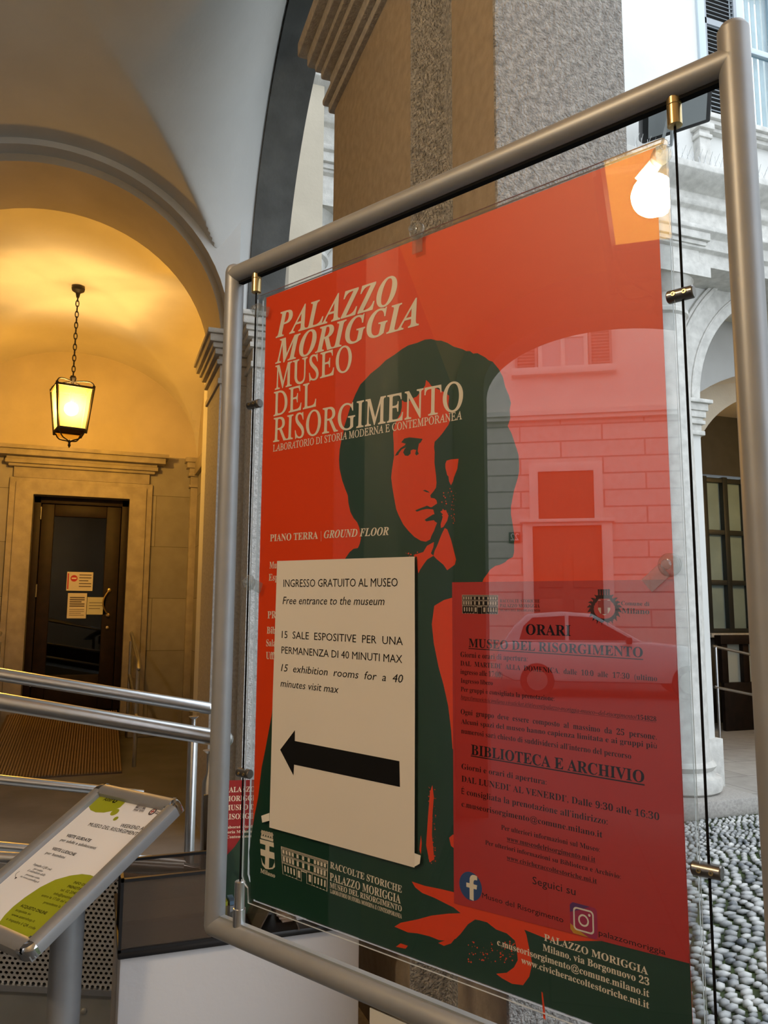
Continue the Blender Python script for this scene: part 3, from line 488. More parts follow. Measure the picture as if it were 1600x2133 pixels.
 'text': [('poster', 'bi', 'PALAZZO', 20.2, 58.4, 217.3, 63.7, 31.3), ('poster', 'bi', 'MORIGGIA', 20.5, 92.1, 247.8, 96.8, 29.9), ('poster', 'r', 'MUSEO', 20.7, 125.5, 151.0, 126.6, 30.3), ('poster', 'r', 'DEL', 19.2, 158.9, 94.4, 158.9, 30.2), ('poster', 'r', 'RISORGIMENTO', 19.5, 191.7, 303.6, 198.3, 29.7), ('poster', 'r', 'LABORATORIO DI STORIA MODERNA E CONTEMPORANEA', 19.9, 203.8, 302.4, 207.9, 8.3), ('poster', 'b', 'PIANO TERRA', 18.5, 314.6, 100.9, 316.1, 8.2), ('poster', 'r', '|', 105.1, 316.3, 106.5, 316.4, 8.6), ('poster', 'bi', 'GROUND FLOOR', 110.5, 316.1, 207.1, 318.2, 8.4), ('poster', 'b', 'Mus', 18.7, 347.5, 35.4, 347.7, 8.0), ('poster', 'b', 'Esp', 17.9, 362.1, 34.5, 362.1, 7.9), ('poster', 'b', 'PR', 17.5, 407.3, 32.6, 406.9, 8.4), ('poster', 'b', 'Bib', 16.8, 425.3, 32.1, 425.1, 8.0), ('poster', 'b', 'Sala', 16.2, 440.2, 33.2, 439.9, 7.9), ('poster', 'b', 'Uffi', 16.4, 455.1, 32.7, 454.9, 8.1), ('poster', 'b', 'Milano', 15.7, 697.8, 40.8, 698.4, 4.6), ('poster', 'b', 'RACCOLTE STORICHE', 127.5, 670.1, 226.2, 673.4, 6.5), ('poster', 'b', 'PALAZZO MORIGGIA', 127.2, 682.7, 224.7, 683.8, 7.8), ('poster', 'b', 'MUSEO DEL RISORGIMENTO', 127.4, 689.7, 226.2, 690.9, 5.3), ('poster', 'b', 'LABORATORIO DI STORIA MODERNA E CONTEMPORANEA', 128.0, 695.1, 226.2, 697.3, 4.0), ('poster', 'b', 'PALAZZO MORIGGIA', 383.2, 677.1, 473.9, 679.1, 5.5), ('poster', 'b', 'Milano, via Borgonuovo 23', 381.6, 685.5, 474.6, 686.8, 5.4), ('poster', 'b', 'c.museorisorgimento@comune.milano.it', 335.9, 693.0, 474.3, 695.3, 5.3), ('poster', 'b', 'www.civicheraccoltestoriche.mi.it', 360.2, 701.4, 473.9, 703.7, 5.1), ('white', 's', 'INGRESSO GRATUITO AL MUSEO', 48.8, 370.4, 223.1, 373.0, 8.7), ('white', 'si', 'Free entrance to the museum', 48.1, 390.4, 205.3, 392.1, 8.6), ('white', 's', '15  SALE  ESPOSITIVE  PER  UNA', 47.9, 429.6, 230.1, 432.6, 8.1), ('white', 's', 'PERMANENZA DI 40 MINUTI MAX', 47.9, 447.3, 229.4, 450.6, 7.9), ('white', 'si', '15  exhibition  rooms  for  a  40', 47.8, 467.6, 230.4, 470.2, 8.1), ('white', 'si', 'minutes visit max', 47.4, 485.2, 140.8, 486.5, 8.0), ('red', 'b', 'ORARI', 371.1, 419.0, 415.6, 419.3, 9.2), ('red', 'b', 'MUSEO DEL RISORGIMENTO', 308.4, 432.1, 479.4, 435.1, 8.0), ('red', 't', 'Giorni e orari di apertura:', 298.9, 441.8, 372.3, 443.0, 4.9), ('red', 't', 'DAL  MARTEDI’  ALLA  DOMENICA,  dalle  10:0  alle  17:30  (ultimo', 298.8, 449.9, 490.4, 453.6, 4.5), ('red', 't', 'ingresso alle 17:00)', 298.7, 457.9, 345.6, 458.6, 4.7), ('red', 't', 'Ingresso libero', 299.0, 466.1, 335.1, 466.3, 4.2), ('red', 't', 'Per gruppi è consigliata la prenotazione:', 298.9, 474.1, 398.5, 475.9, 4.2), ('red', 'ti', 'https://museicivicimilano.vivaticket.it/it/event/palazzo-moriggia-museo--del-risorgimento/154828', 299.0, 481.4, 488.5, 485.1, 3.6), ('red', 't', 'Ogni  gruppo  deve  essere  composto  al  massimo  da  25  persone.', 298.7, 495.4, 488.3, 499.4, 4.8), ('red', 't', 'Alcuni spazi del museo hanno capienza limitata e ai gruppi più', 299.0, 504.3, 488.0, 506.2, 4.4), ('red', 't', 'numerosi sarà chiesto di suddividersi all’interno del percorso', 299.0, 513.2, 466.5, 516.9, 4.7), ('red', 't', 'RACCOLTE STORICHE', 343.9, 390.0, 386.0, 390.5, 3.0), ('red', 't', 'PALAZZO MORIGGIA', 343.8, 394.5, 385.6, 394.9, 3.2), ('red', 't', 'MUSEO DEL RISORGIMENTO', 343.7, 398.0, 385.9, 398.5, 2.0), ('red', 'b', 'Comune di', 462.3, 392.8, 486.4, 393.6, 3.3), ('red', 'b', 'Milano', 462.6, 399.6, 486.1, 400.2, 4.4), ('red', 'b', 'BIBLIOTECA E ARCHIVIO', 310.1, 531.5, 476.8, 534.1, 9.2), ('red', 't', 'Giorni e orari di apertura:', 299.1, 545.9, 388.9, 547.9, 4.9), ('red', 't', 'DAL LUNEDI’ AL VENERDI’, Dalle 9:30 alle 16:30', 299.0, 557.4, 487.8, 561.1, 5.4), ('red', 't', 'É consigliata la prenotazione all’indirizzo:', 298.9, 568.7, 444.3, 571.8, 5.3), ('red', 't', 'c.museorisorgimento@comune.milano.it', 298.8, 580.1, 439.5, 582.9, 5.0), ('red', 't', 'Per ulteriori informazioni sul Museo:', 342.1, 593.3, 436.8, 594.6, 4.1), ('red', 't', 'www.museodelrisorgimento.mi.it', 347.8, 601.9, 432.6, 603.5, 4.1), ('red', 't', 'Per ulteriori informazioni su Biblioteca e Archivio:', 324.8, 609.3, 454.3, 612.0, 3.8), ('red', 't', 'www.civicheraccoltestoriche.mi.it', 347.5, 617.9, 433.4, 619.9, 3.7), ('red', 's', 'Seguici su', 373.2, 633.1, 413.9, 633.6, 6.2), ('red', 's', 'Museo del Risorgimento', 320.9, 656.3, 402.1, 658.0, 4.4), ('red', 's', 'palazzomoriggia', 433.8, 659.9, 488.7, 660.4, 4.4)],
 'icon_white': [(49.5, 662.5), (124.4, 663.7), (123.7, 694.9), (53.4, 691.7)],
 'icon_red': [(301.2, 382.4), (342.1, 383.1), (341.8, 400.9), (301.3, 400.4)],
 'shield': [(13.4, 661.3), (37.2, 660.9), (38.9, 673.3), (40.4, 686.7), (36.7, 689.6), (30.6, 691.3), (24.4, 691.9), (18.4, 688.7), (15.6, 678.8)],
 'crown': [(14.2, 650.6), (36.9, 650.1), (36.4, 660.0), (14.9, 660.0)],
 'crest_red': [(441.9, 388.4), (452.9, 388.4), (452.6, 396.7), (450.8, 399.5), (447.2, 401.4), (443.5, 399.6), (441.7, 396.5)],
 'fb': [(308.2, 649.2), (295.7, 649.0), (308.3, 636.3)],
 'ig': [(409.1, 640.5), (432.8, 641.4), (432.1, 662.8), (408.5, 662.2)],
 'underline': [[(308.3, 433.1), (479.6, 436.4), (479.5, 437.2), (308.3, 433.9)], [(309.8, 532.3), (477.0, 535.2), (476.9, 536.3), (309.8, 533.2)], [(299.0, 481.9), (488.5, 485.7), (488.5, 485.9), (299.0, 482.2)], [(347.8, 602.4), (432.6, 603.9), (432.6, 604.2), (347.8, 602.8)], [(347.5, 618.4), (433.4, 620.2), (433.4, 620.5), (347.5, 618.8)]],
 'signframe': [[0.029, 1.729, 1.153], [0.5675, -0.8233, 0.0], [-0.7113, -0.4903, -0.5037]],
 's_outer': [(-1.1, -1.5), (240.5, -9.1), (245.5, 332.7)],
 's_sheet': [(22.7, 17.1), (217.8, 11.3), (227.6, 310.3), (127.0, 312.8)],
 's_green1': [(22.7, 17.1), (97.7, 15.4), (106.3, 27.7), (107.5, 41.3), (98.1, 52.5), (82.2, 60.5), (60.6, 64.2), (42.0, 62.2), (28.1, 55.8)],
 's_green2': [(225.5, 185.8), (203.3, 184.9), (183.4, 187.8), (161.7, 196.8), (138.8, 212.1), (123.7, 232.8), (114.8, 257.1), (111.2, 277.7), (112.8, 294.7), (117.6, 307.0), (127.0, 312.8), (227.6, 310.3), (227.7, 283.7), (226.9, 250.7)],
 's_dots': [(107.3, 54.1), (110.8, 46.1), (126.3, 67.0), (128.8, 62.5)],
 's_arr': [(39.2, 218.7), (47.0, 232.2), (58.7, 240.7)],
 's_text': [('sb', 'Aster', 45.2, 34.7, 71.3, 33.1, 9.0), ('s', 'WEEKEND AL', 154.7, 82.0, 219.7, 76.9, 8.2), ('s', 'MUSEO DEL RISORGIMENTO', 77.9, 96.3, 222.3, 90.4, 8.0), ('sb', 'VISITE GUIDATE', 53.9, 129.6, 124.2, 127.4, 6.5), ('s', 'per adulti e adolescenti', 52.0, 141.1, 154.7, 138.1, 6.4), ('sb', 'VISITE LUDICHE', 54.6, 162.3, 123.8, 160.9, 6.1), ('s', 'per bambini', 51.5, 173.4, 107.7, 171.7, 5.8), ('ti', 'Inquadra il QR code', 52.5, 200.3, 107.2, 199.7, 4.7), ('ti', 'per vedere', 64.1, 207.6, 91.8, 207.1, 4.0), ('ti', 'il calendario delle', 55.0, 213.9, 106.9, 212.8, 4.4), ('ti', 'prossime visite,', 60.3, 221.8, 103.1, 220.7, 3.9), ('ti', 'su www.astershop.it', 53.6, 227.8, 109.4, 227.3, 3.9), ('sb', 'INFO ORARI', 185.4, 208.0, 228.0, 205.4, 4.6), ('sb', 'PRENOTAZIONI', 180.9, 217.6, 235.7, 214.0, 4.8), ('s', 'tel. 02 20404175', 173.9, 227.1, 231.4, 223.6, 5.1), ('s', 'info@spazioaster.it', 168.0, 236.5, 233.6, 232.7, 5.0), ('s', 'entro le 17.00 del venerdì', 146.4, 246.0, 233.5, 242.0, 4.8), ('s', 'precedente la visita', 166.3, 255.4, 228.6, 251.9, 4.7), ('sb', 'ACQUISTO ONLINE', 125.4, 273.8, 195.5, 270.7, 5.2), ('s', 'acquista su', 125.1, 282.6, 165.7, 280.4, 4.5), ('s', 'www.astershop.it', 126.2, 291.6, 188.8, 288.3, 4.7), ('s', 'o inquadra il QR code', 125.6, 300.7, 205.0, 297.8, 4.7)],
 's_logo': [(141.9, 23.6), (168.0, 22.7), (174.9, 41.4), (147.1, 42.9)],
 's_crest': [(195.3, 33.9), (204.1, 33.3)],
}

for g, st, t, *_, cap in ART['text']: text_mesh(t, st, 4 if g == 'poster' and cap > 20 else 2)
for st, t, *_ in ART['s_text']: text_mesh(t, st)

# ------------------------------------------------------------------ the setting: portico, court, street
SP = 3.15                                   # springing height of the vaults

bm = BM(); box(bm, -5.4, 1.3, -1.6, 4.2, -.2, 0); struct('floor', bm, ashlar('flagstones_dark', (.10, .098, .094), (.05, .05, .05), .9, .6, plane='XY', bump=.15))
bm = BM(); box(bm, -1.9, 1.05, 4.2, 9.1, -.2, .25); struct('floor', bm, CONC)
bm = BM(); box(bm, 1.3, 12, -6, 5.0, -.25, -.03); struct('floor', bm, EARTH)
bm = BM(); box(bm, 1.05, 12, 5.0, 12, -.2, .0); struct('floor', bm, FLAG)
bm = BM(); box(bm, -18.6, -5.4, -14, 14, -.25, -.02); struct('floor', bm, mat('asphalt', (.055, .055, .055), .85, var=.2, vscale=30))

# upper storeys over the portico keep the sky out of the vaults
bm = BM(); box(bm, -5.4, 1.01, -1.6, 9.1, 5.25, 8.6); struct('wall_upper', bm, FAC)

# end wall of the far bay with the museum door
bm = BM()
prism(bm, [(-1.95, 0), (-.66, 0), (-.66, 2.69), (.275, 2.69), (.275, 0), (1.35, 0), (1.35, 3.18), (-1.95, 3.18)], 'Y', 8.7, 9.1)
struct('wall_back', bm, STONE)
bm = BM(); box(bm, -1.95, 1.35, 8.72, 9.1, 3.18, 5.3); struct('wall_back', bm, PLASTER_W)
bm = BM(); box(bm, -1.95, -1.57, 5.0, 9.1, 0, 5.3); struct('wall_left', bm, STONE)
bm = BM(); box(bm, .97, 1.35, 5.0, 9.1, 0, 3.12); struct('wall_right', bm, STONE)
bm = BM(); box(bm, .97, 1.35, 5.0, 9.1, 3.12, 5.3); struct('wall_right', bm, PLASTER_W)
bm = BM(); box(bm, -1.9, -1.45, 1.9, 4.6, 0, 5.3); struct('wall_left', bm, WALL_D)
# room behind the door, closed and dark
bm = BM()
box(bm, -1.2, 1.0, 11.2, 11.4, .2, 3); box(bm, -1.4, -1.2, 9.1, 11.4, .2, 3); box(bm, 1.0, 1.2, 9.1, 11.4, .2, 3)
box(bm, -1.4, 1.2, 9.1, 11.4, 3, 3.2); box(bm, -1.4, 1.2, 9.1, 11.4, 0, .5)
struct('wall_inner', bm, DARK)

# door surround: stepped architrave, frieze and cornice
bm = BM()
for o, y in ((.23, 8.66), (.17, 8.635), (.05, 8.65)):
    prism(bm, [(-.66 - o, .25), (-.66, .25), (-.66, 2.69), (.275, 2.69), (.275, .25), (.275 + o, .25), (.275 + o, 2.69 + o * .75), (-.66 - o, 2.69 + o * .75)], 'Y', y, 8.705)
box(bm, -.86, .47, 8.655, 8.705, 2.86, 2.99)
for z0, z1, o in ((2.97, 3.0, .03), (3.0, 3.04, .06), (3.04, 3.07, .05), (3.07, 3.13, .13), (3.13, 3.17, .16)):
    box(bm, -.88 - o, .49 + o, 8.7 - .05 - o, 8.71, z0, z1)
struct('trim_1', bm, STONE_P, bevel=.006)
# impost band and corner pilaster of the far bay
bm = BM()
box(bm, .90, 1.0, 8.62, 8.72, .25, 2.85)
stack(bm, .90, 1.0, 8.62, 8.72, [(2.85, 2.88, .02), (2.88, 2.97, .005), (2.97, 3.01, .03), (3.01, 3.06, .02), (3.06, 3.12, .05), (3.12, 3.17, .07)])
box(bm, .93, .98, 5.1, 8.66, 2.98, 3.12)
struct('trim_2', bm, STONE_P, bevel=.005)
bm = BM(); box(bm, .35, .62, 8.45, 8.7, .25, .38); box(bm, -1.0, -.68, 8.5, 8.7, .25, .36); struct('trim_3', bm, STONE_P, bevel=.015)

# far transverse arch between the two bays, in two orders
def arch_poly(x0, x1, c, a, b, z0, zt):
    return [(x0, z0), (c - a, z0)] + arc(c, a, z0, b, 36)[1:-1] + [(c + a, z0), (x1, z0), (x1, zt), (x0, zt)]
bm = BM(); prism(bm, arch_poly(-1.9, .70, -.35, .965, .90, 3.12, 5.3), 'Y', 4.55, 5.1); box(bm, .66, 1.05, 4.69, 5.1, 3.12, 5.3); struct('ceiling_arch', bm, mat('plaster_arch_tan', (.40, .35, .28), .9, var=.06, vscale=3, bump=.06, bscale=30))
bm = BM(); prism(bm, arch_poly(-1.9, .70, -.35, 1.0, .945, 3.12, 5.3), 'Y', 4.45, 4.55); struct('ceiling_arch', bm, PLASTER_G)
bm = BM(); box(bm, .62, 1.05, 4.55, 5.1, 0, 3.12); box(bm, -1.9, -1.32, 4.5, 5.1, 0, 3.12)
struct('wall_pier', bm, GRANITE_S)
CAPL = [(2.84, 2.875, .015), (2.875, 2.955, .004), (2.955, 2.985, .025), (2.985, 3.01, .012), (3.01, 3.045, .04), (3.045, 3.075, .055), (3.075, 3.12, .075), (3.12, 3.15, .09)]
bm = BM(); stack(bm, .62, 1.05, 4.55, 5.1, CAPL); stack(bm, -1.9, -1.32, 4.5, 5.1, CAPL); struct('trim_4', bm, STONE_P, bevel=.006)
# pilaster of the same pier towards the court
bm = BM(); box(bm, .776, 1.06, 4.35, 4.56, 0, 3.2); struct('wall_pilaster', bm, GRANITE_LIT)  # daylight on the pilaster is put into a lighter granite colour
bm = BM()
stack(bm, .776, 1.06, 4.35, 4.56, [(z0 + .06, z1 + .06, o) for z0, z1, o in CAPL])
struct('trim_5', bm, FAC_T, bevel=.006)
bm = BM(); stack(bm, .776, 1.06, 4.35, 4.56, [(0, .5, .05), (.5, .55, .03)]); struct('trim_6', bm, FAC_T, bevel=.008)

# near pier: smooth inner face with a deep recess, rough granite towards the court
PIER = [(.60, 2.107), (.60, 1.484), (.675, 1.47), (.675, 1.285), (.60, 1.28), (.60, 1.10), (.872, 1.10), (.872, 2.107)]
bm = BM(); prism(bm, PIER, 'Z', 0, 5.3)
for f in bm.faces:
    f.normal_update()
    c = f.calc_center_median()
    if c.x < .61 and len(f.verts) == 4: f.material_index = 1      # inner faces dressed smooth, warm lantern light put into their tan
struct('wall_pier', bm, [GRANITE, TAN_LIT], bevel=.006)
bm = BM(); prism(bm, [(x + (.025 if x > .8 else -.025), y + (.02 if y > 1.6 else -.02 if y < 1.2 else 0)) for x, y in PIER], 'Z', 0, .62)
struct('trim_7', bm, GRANITE_S, bevel=.008)
bm = BM()
stack(bm, .60, .86, 1.11, 2.107, [(3.0, 3.03, .015), (3.03, 3.05, .03), (3.05, 3.12, .012), (3.12, 3.15, .035), (3.15, 3.175, .05), (3.175, 3.22, .07), (3.22, 3.27, .095)])
struct('trim_8', bm, GRANITE_S, bevel=.006)

# arches between portico and court
bm = BM()
prism(bm, [(1.5, SP), (1.845, SP)] + arc(3.25, 1.405, SP, 1.565, 60)[1:-1] + [(4.655, SP), (4.95, SP), (4.95, 5.3), (1.5, 5.3)], 'X', .786, 1.01)
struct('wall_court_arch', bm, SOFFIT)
bm = BM()
prism(bm, [(-1.6, 0), (-1.28, 0), (-1.28, SP)] + arc(-.09, 1.19, SP, 1.2, 30)[1:-1] + [(1.10, SP), (1.5, SP), (1.5, 5.3), (-1.6, 5.3)], 'X', .786, 1.01)
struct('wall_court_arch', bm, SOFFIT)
bm = BM(); prism(bm, arch_poly(-1.9, .80, -.35, .93, .85, 3.2, 5.3), 'Y', 1.15, 2.05); struct('ceiling_arch', bm, OCHRE)
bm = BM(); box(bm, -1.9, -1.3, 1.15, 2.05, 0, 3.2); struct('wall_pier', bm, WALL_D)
bm = BM(); stack(bm, -1.9, -1.3, 1.2, 2.0, [(z0 + .1, z1 + .1, o) for z0, z1, o in CAPL]); struct('trim_9', bm, STONE_P, bevel=.006)

# vaults
def ell(t): return math.sqrt(max(0, 1 - t * t))
def vault(name, x0, x1, y0, y1, fn, nx=56, ny=56, mt=PLASTER):
    bm = BM()
    g = [[bm.verts.new((x0 + (x1 - x0) * i / nx, y0 + (y1 - y0) * j / ny, fn(x0 + (x1 - x0) * i / nx, y0 + (y1 - y0) * j / ny))) for j in range(ny + 1)] for i in range(nx + 1)]
    for i in range(nx):
        for j in range(ny):
            bm.faces.new((g[i][j], g[i][j + 1], g[i + 1][j + 1], g[i + 1][j]))
    top = [[bm.verts.new(v.co + Vector((0, 0, .06))) for v in r] for r in g]
    for i in range(nx):
        for j in range(ny):
            bm.faces.new((top[i][j], top[i + 1][j], top[i + 1][j + 1], top[i][j + 1]))
    return struct(name, bm, mt)
def smax(a, b, k=.02): return max(a, b) + k * math.exp(-abs(a - b) / (k * 1.5)) * .5
vault('ceiling', -1.57, .97, 5.1, 8.72, lambda x, y: smax(3.2 + 1.05 * ell((x + .30) / 1.27), 3.2 + 1.05 * ell((y - 6.9) / 1.82)))
def near(x, y):
    t = min(1, max(0, (x + .35) / 1.136))
    t = t ** 4                                     # the court cell rises towards its wall arch
    a = SP + .95 * ell((x + .35) / 1.04)
    b = SP + (.94 + .66 * t) * ell((y - 3.25) / (1.22 + .20 * t))
    return smax(a, b)
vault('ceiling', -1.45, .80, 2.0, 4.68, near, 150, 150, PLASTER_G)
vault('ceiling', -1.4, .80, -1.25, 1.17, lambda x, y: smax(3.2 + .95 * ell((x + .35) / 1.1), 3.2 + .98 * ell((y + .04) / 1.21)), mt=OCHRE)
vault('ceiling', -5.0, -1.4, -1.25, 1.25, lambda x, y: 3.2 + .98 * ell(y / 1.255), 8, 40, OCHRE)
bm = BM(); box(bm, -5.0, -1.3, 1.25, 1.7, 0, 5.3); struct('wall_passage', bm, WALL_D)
bm = BM(); box(bm, -5.0, 1.01, -1.7, -1.25, 0, 5.3); struct('wall_passage', bm, PLASTER_W)
bm = BM()
prism(bm, [(-12, 0), (-1.2, 0), (-1.2, 3.3)] + arc(-.095, 1.105, 3.3, .55, 30)[1:-1] + [(1.01, 3.3), (1.01, 0), (12, 0), (12, 6.2), (-12, 6.2)], 'X', -5.4, -5.0)
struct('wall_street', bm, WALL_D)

# ---- court facade: arcade with engaged columns, overhanging upper storey
def bay(c, a=1.133): return [(c - a, 0), (c - a, 3.42)] + arc(c, a, 3.42, 1.133, 36)[1:-1] + [(c + a, 3.42), (c + a, 0)]
bm = BM()
prism(bm, [(.70, 0)] + bay(2.885) + bay(6.16) + [(9.5, 0), (9.5, 4.6), (.70, 4.6)], 'Y', 5.5, 6.0)
struct('wall_arcade', bm, FAC)
for i, c in enumerate((2.885, 6.16)):
    bm = BM()
    for r0, r1, y in ((1.133, 1.22, 5.48), (1.22, 1.24, 5.465), (1.24, 1.40, 5.475), (1.40, 1.44, 5.445), (1.44, 1.47, 5.46), (1.56, 1.575, 5.49)):
        prism(bm, arc(c, r1, 3.42, r1, 40) + arc(c, r0, 3.42, r0, 40)[::-1], 'Y', y, 5.51)
    struct('trim_%d' % (10 + i), bm, FAC_T, bevel=.006)
IMP = [(3.10, 3.14, .03), (3.14, 3.2, .01), (3.2, 3.235, .035), (3.235, 3.26, .02), (3.26, 3.32, .04), (3.32, 3.385, .055), (3.385, 3.42, .085)]
bm = BM()
for x0, x1 in ((.75, 1.752), (4.018, 5.027), (7.293, 8.3)):
    stack(bm, x0, x1, 5.5, 6.0, IMP); stack(bm, x0, x1, 5.5, 6.0, [(0, .46, .045)])
struct('trim_12', bm, FAC_T, bevel=.005)
for c in (1.25, 4.52, 7.8):
    bm = BM()
    prof = [(.30, .10), (.33, .12), (.345, .17), (.33, .22), (.29, .235), (.285, .25), (.27, .27), (.285, .285), (.30, .31), (.285, .335), (.265, .345), (.262, .37), (.25, .41), (.25, 2.0), (.22, 4.02), (.222, 4.05), (.245, 4.07), (.245, 4.10), (.222, 4.12), (.22, 4.24), (.24, 4.26), (.25, 4.29), (.29, 4.36), (.30, 4.38)]
    lathe(bm, prof, 36, (c, 5.38, 0))
    box(bm, c - .31, c + .31, 5.07, 5.6, 4.38, 4.5)
    struct('wall_column', bm, FAC_T)
    bm = BM(); box(bm, c - .44, c + .44, 4.94, 5.6, -.03, .10); struct('trim_16', bm, GRANITE_S, bevel=.012)
bm = BM()
CORN = [(5.5, 4.5), (5.12, 4.5), (5.12, 4.62), (5.08, 4.64), (5.08, 4.74), (5.02, 4.78), (5.02, 4.82), (5.14, 4.84), (5.14, 5.02), (5.1, 5.04), (5.08, 5.08), (5.14, 5.1), (5.14, 5.18), (5.02, 5.22), (4.95, 5.28), (4.95, 5.34), (5.2, 5.36), (5.9, 5.36), (5.9, 4.5)]
prism(bm, CORN, 'X', .70, 9.5)
for c in (1.25, 4.52, 7.8):
    stack(bm, c - .20, c + .20, 5.14, 5.5, [(4.5, 4.66, .03), (4.66, 4.70, .075), (4.70, 4.79, .10)])
struct('trim_13', bm, FAC_T, bevel=.006)
bm = BM(); box(bm, .70, 4.93, 5.2, 5.9, 5.36, 11); box(bm, 6.45, 9.5, 5.2, 5.9, 5.36, 11); box(bm, 4.93, 6.45, 5.2, 5.9, 5.36, 5.95); box(bm, 4.93, 6.45, 5.2, 5.9, 8.1, 11)
struct('wall_facade', bm, FAC)
bm = BM()
box(bm, 4.83, 4.95, 5.12, 5.22, 5.36, 5.86); stack(bm, 4.83, 4.95, 5.12, 5.22, [(5.72, 5.76, .015), (5.80, 5.86, .03)])
stack(bm, 4.95, 6.45, 5.14, 5.25, [(5.82, 5.86, .0), (5.86, 5.90, .04), (5.90, 5.95, .07)])
struct('trim_14', bm, FAC_T, bevel=.006)
bm = BM()
for k in range(110):                                   # row of pigeon spikes along the ledge
    x = 4.0 + k * .02
    tube(bm, [(x, 4.98, 5.345), (x + random.Random(k).uniform(-.02, .02), 4.965 + .05 * (k % 3 - 1), 5.44)], .0016, 4)
tag(obj('pigeon_spikes', bm, STEEL), 'thin wire pigeon spikes standing along the stone ledge under the shuttered window', 'bird spikes')

# arcade interior: back wall with an arch, room and window beyond
def inner_arch(c, a, b): return [(3.5, 0), (c - a, 0), (c - a, 3.1)] + arc(c, a, 3.1, b, 36)[1:-1] + [(c + a, 3.1), (c + a, 0), (11, 0), (11, 4.7), (3.5, 4.7)]
bm = BM(); prism(bm, inner_arch(7.4, 2.1, 1.1), 'Y', 6.3, 6.8); struct('wall_arcade_inner', bm, PLASTER_G)
bm = BM(); prism(bm, inner_arch(7.7, 1.58, 1.03), 'Y', 6.8, 7.22); struct('wall_arcade_inner', bm, PLASTER_W)
bm = BM(); box(bm, 1.05, 11, 6.0, 7.0, 4.62, 4.8); box(bm, 1.05, 11, 7.0, 9.4, 4.45, 4.8); struct('ceiling_arcade', bm, PLASTER)
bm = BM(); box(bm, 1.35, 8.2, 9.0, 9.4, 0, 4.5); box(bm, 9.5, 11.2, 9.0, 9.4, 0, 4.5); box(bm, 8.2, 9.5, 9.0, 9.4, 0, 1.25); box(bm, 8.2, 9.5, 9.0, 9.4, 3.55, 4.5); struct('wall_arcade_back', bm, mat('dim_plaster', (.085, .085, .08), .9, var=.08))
bm = BM(); box(bm, 11, 11.3, 5.0, 9.4, 0, 11); box(bm, 11, 11.3, -6, 5.0, 0, 8.5); struct('wall_court_right', bm, FAC)
l = bpy.data.lights.new('arcade_lantern_light', 'POINT'); l.color = LAMP_COLOUR; l.energy = LAMP_COURT; l.shadow_soft_size = .08
lo = bpy.data.objects.new('arcade_lantern_light', l); lo.location = (8.9, 6.6, 3.5); COL.objects.link(lo)

# window_2: dark framed arcade window
win = bpy.data.objects.new('window_2', None); COL.objects.link(win); win.location = (8.85, 9.0, 1.25); win['kind'] = 'structure'
bm = BM()
for x in (-.62, -.24, .14, .52): box(bm, x - .045, x + .045, -.03, .05, .03, 2.27)
for z in (.03, .72, 1.45, 2.22): box(bm, -.65, .65, -.02, .04, z - .035, z + .035)
obj('window_frame', bm, mat('window_frame_dark', (.030, .035, .036), .5), win, bevel=.006)
bm = BM(); box(bm, -.62, .62, .055, .06, .03, 2.25); obj('pane', bm, mat('pale_window_pane', (.32, .44, .45), .2, var=.12, vscale=2), win)
bm = BM(); box(bm, -.72, .72, -.14, .02, -.06, .0); obj('window_sill', bm, FAC_T, win, bevel=.006)

# window_1: shuttered window of the upper storey
win = bpy.data.objects.new('window_1', None); COL.objects.link(win); win.location = (4.93, 5.2, 5.95); win['kind'] = 'structure'
bm = BM()
box(bm, 0, .08, -.03, .1, 0, 2.15); box(bm, 1.44, 1.52, -.03, .1, 0, 2.15); box(bm, 0, 1.52, -.03, .1, 2.07, 2.15); box(bm, .0, 1.52, .0, .1, 0, .04)
box(bm, .48, .60, .02, .09, .04, 2.07); box(bm, .95, 1.06, .02, .09, .04, 2.07)
for z in (.9, 1.6): box(bm, .60, .95, .03, .08, z - .03, z + .03); box(bm, 1.06, 1.44, .03, .08, z - .03, z + .03)
obj('window_frame', bm, FRAME_B, win, bevel=.006)
bm = BM(); box(bm, .5, 1.44, .055, .06, .04, 2.07); obj('pane', bm, PANE, win)
bm = BM()
for k in range(26):
    x = .5 + k * .037
    box(bm, x, x + .03, .12 + .02 * (k % 2), .13 + .02 * (k % 2), .04, 2.07)
obj('curtain', bm, CURT, win)
bm = BM()
box(bm, .08, .115, -.01, .03, .04, 2.07); box(bm, .445, .48, -.01, .03, .04, 2.07)
for z in (.06, 1.02, 2.04): box(bm, .08, .48, -.01, .03, z - .03, z + .03)
n = 46
for k in range(n):
    z = .1 + k * (1.94 / n)
    obox(bm, (.28, .01, z), (1, 0, 0), (0, .7, -.7), (0, .7, .7), .17, .003, .016)
obj('shutter', bm, SHUT, win)
bm = BM(); box(bm, .10, .46, .06, .065, .04, 2.07); obj('shutter_backing', bm, DARK, win)

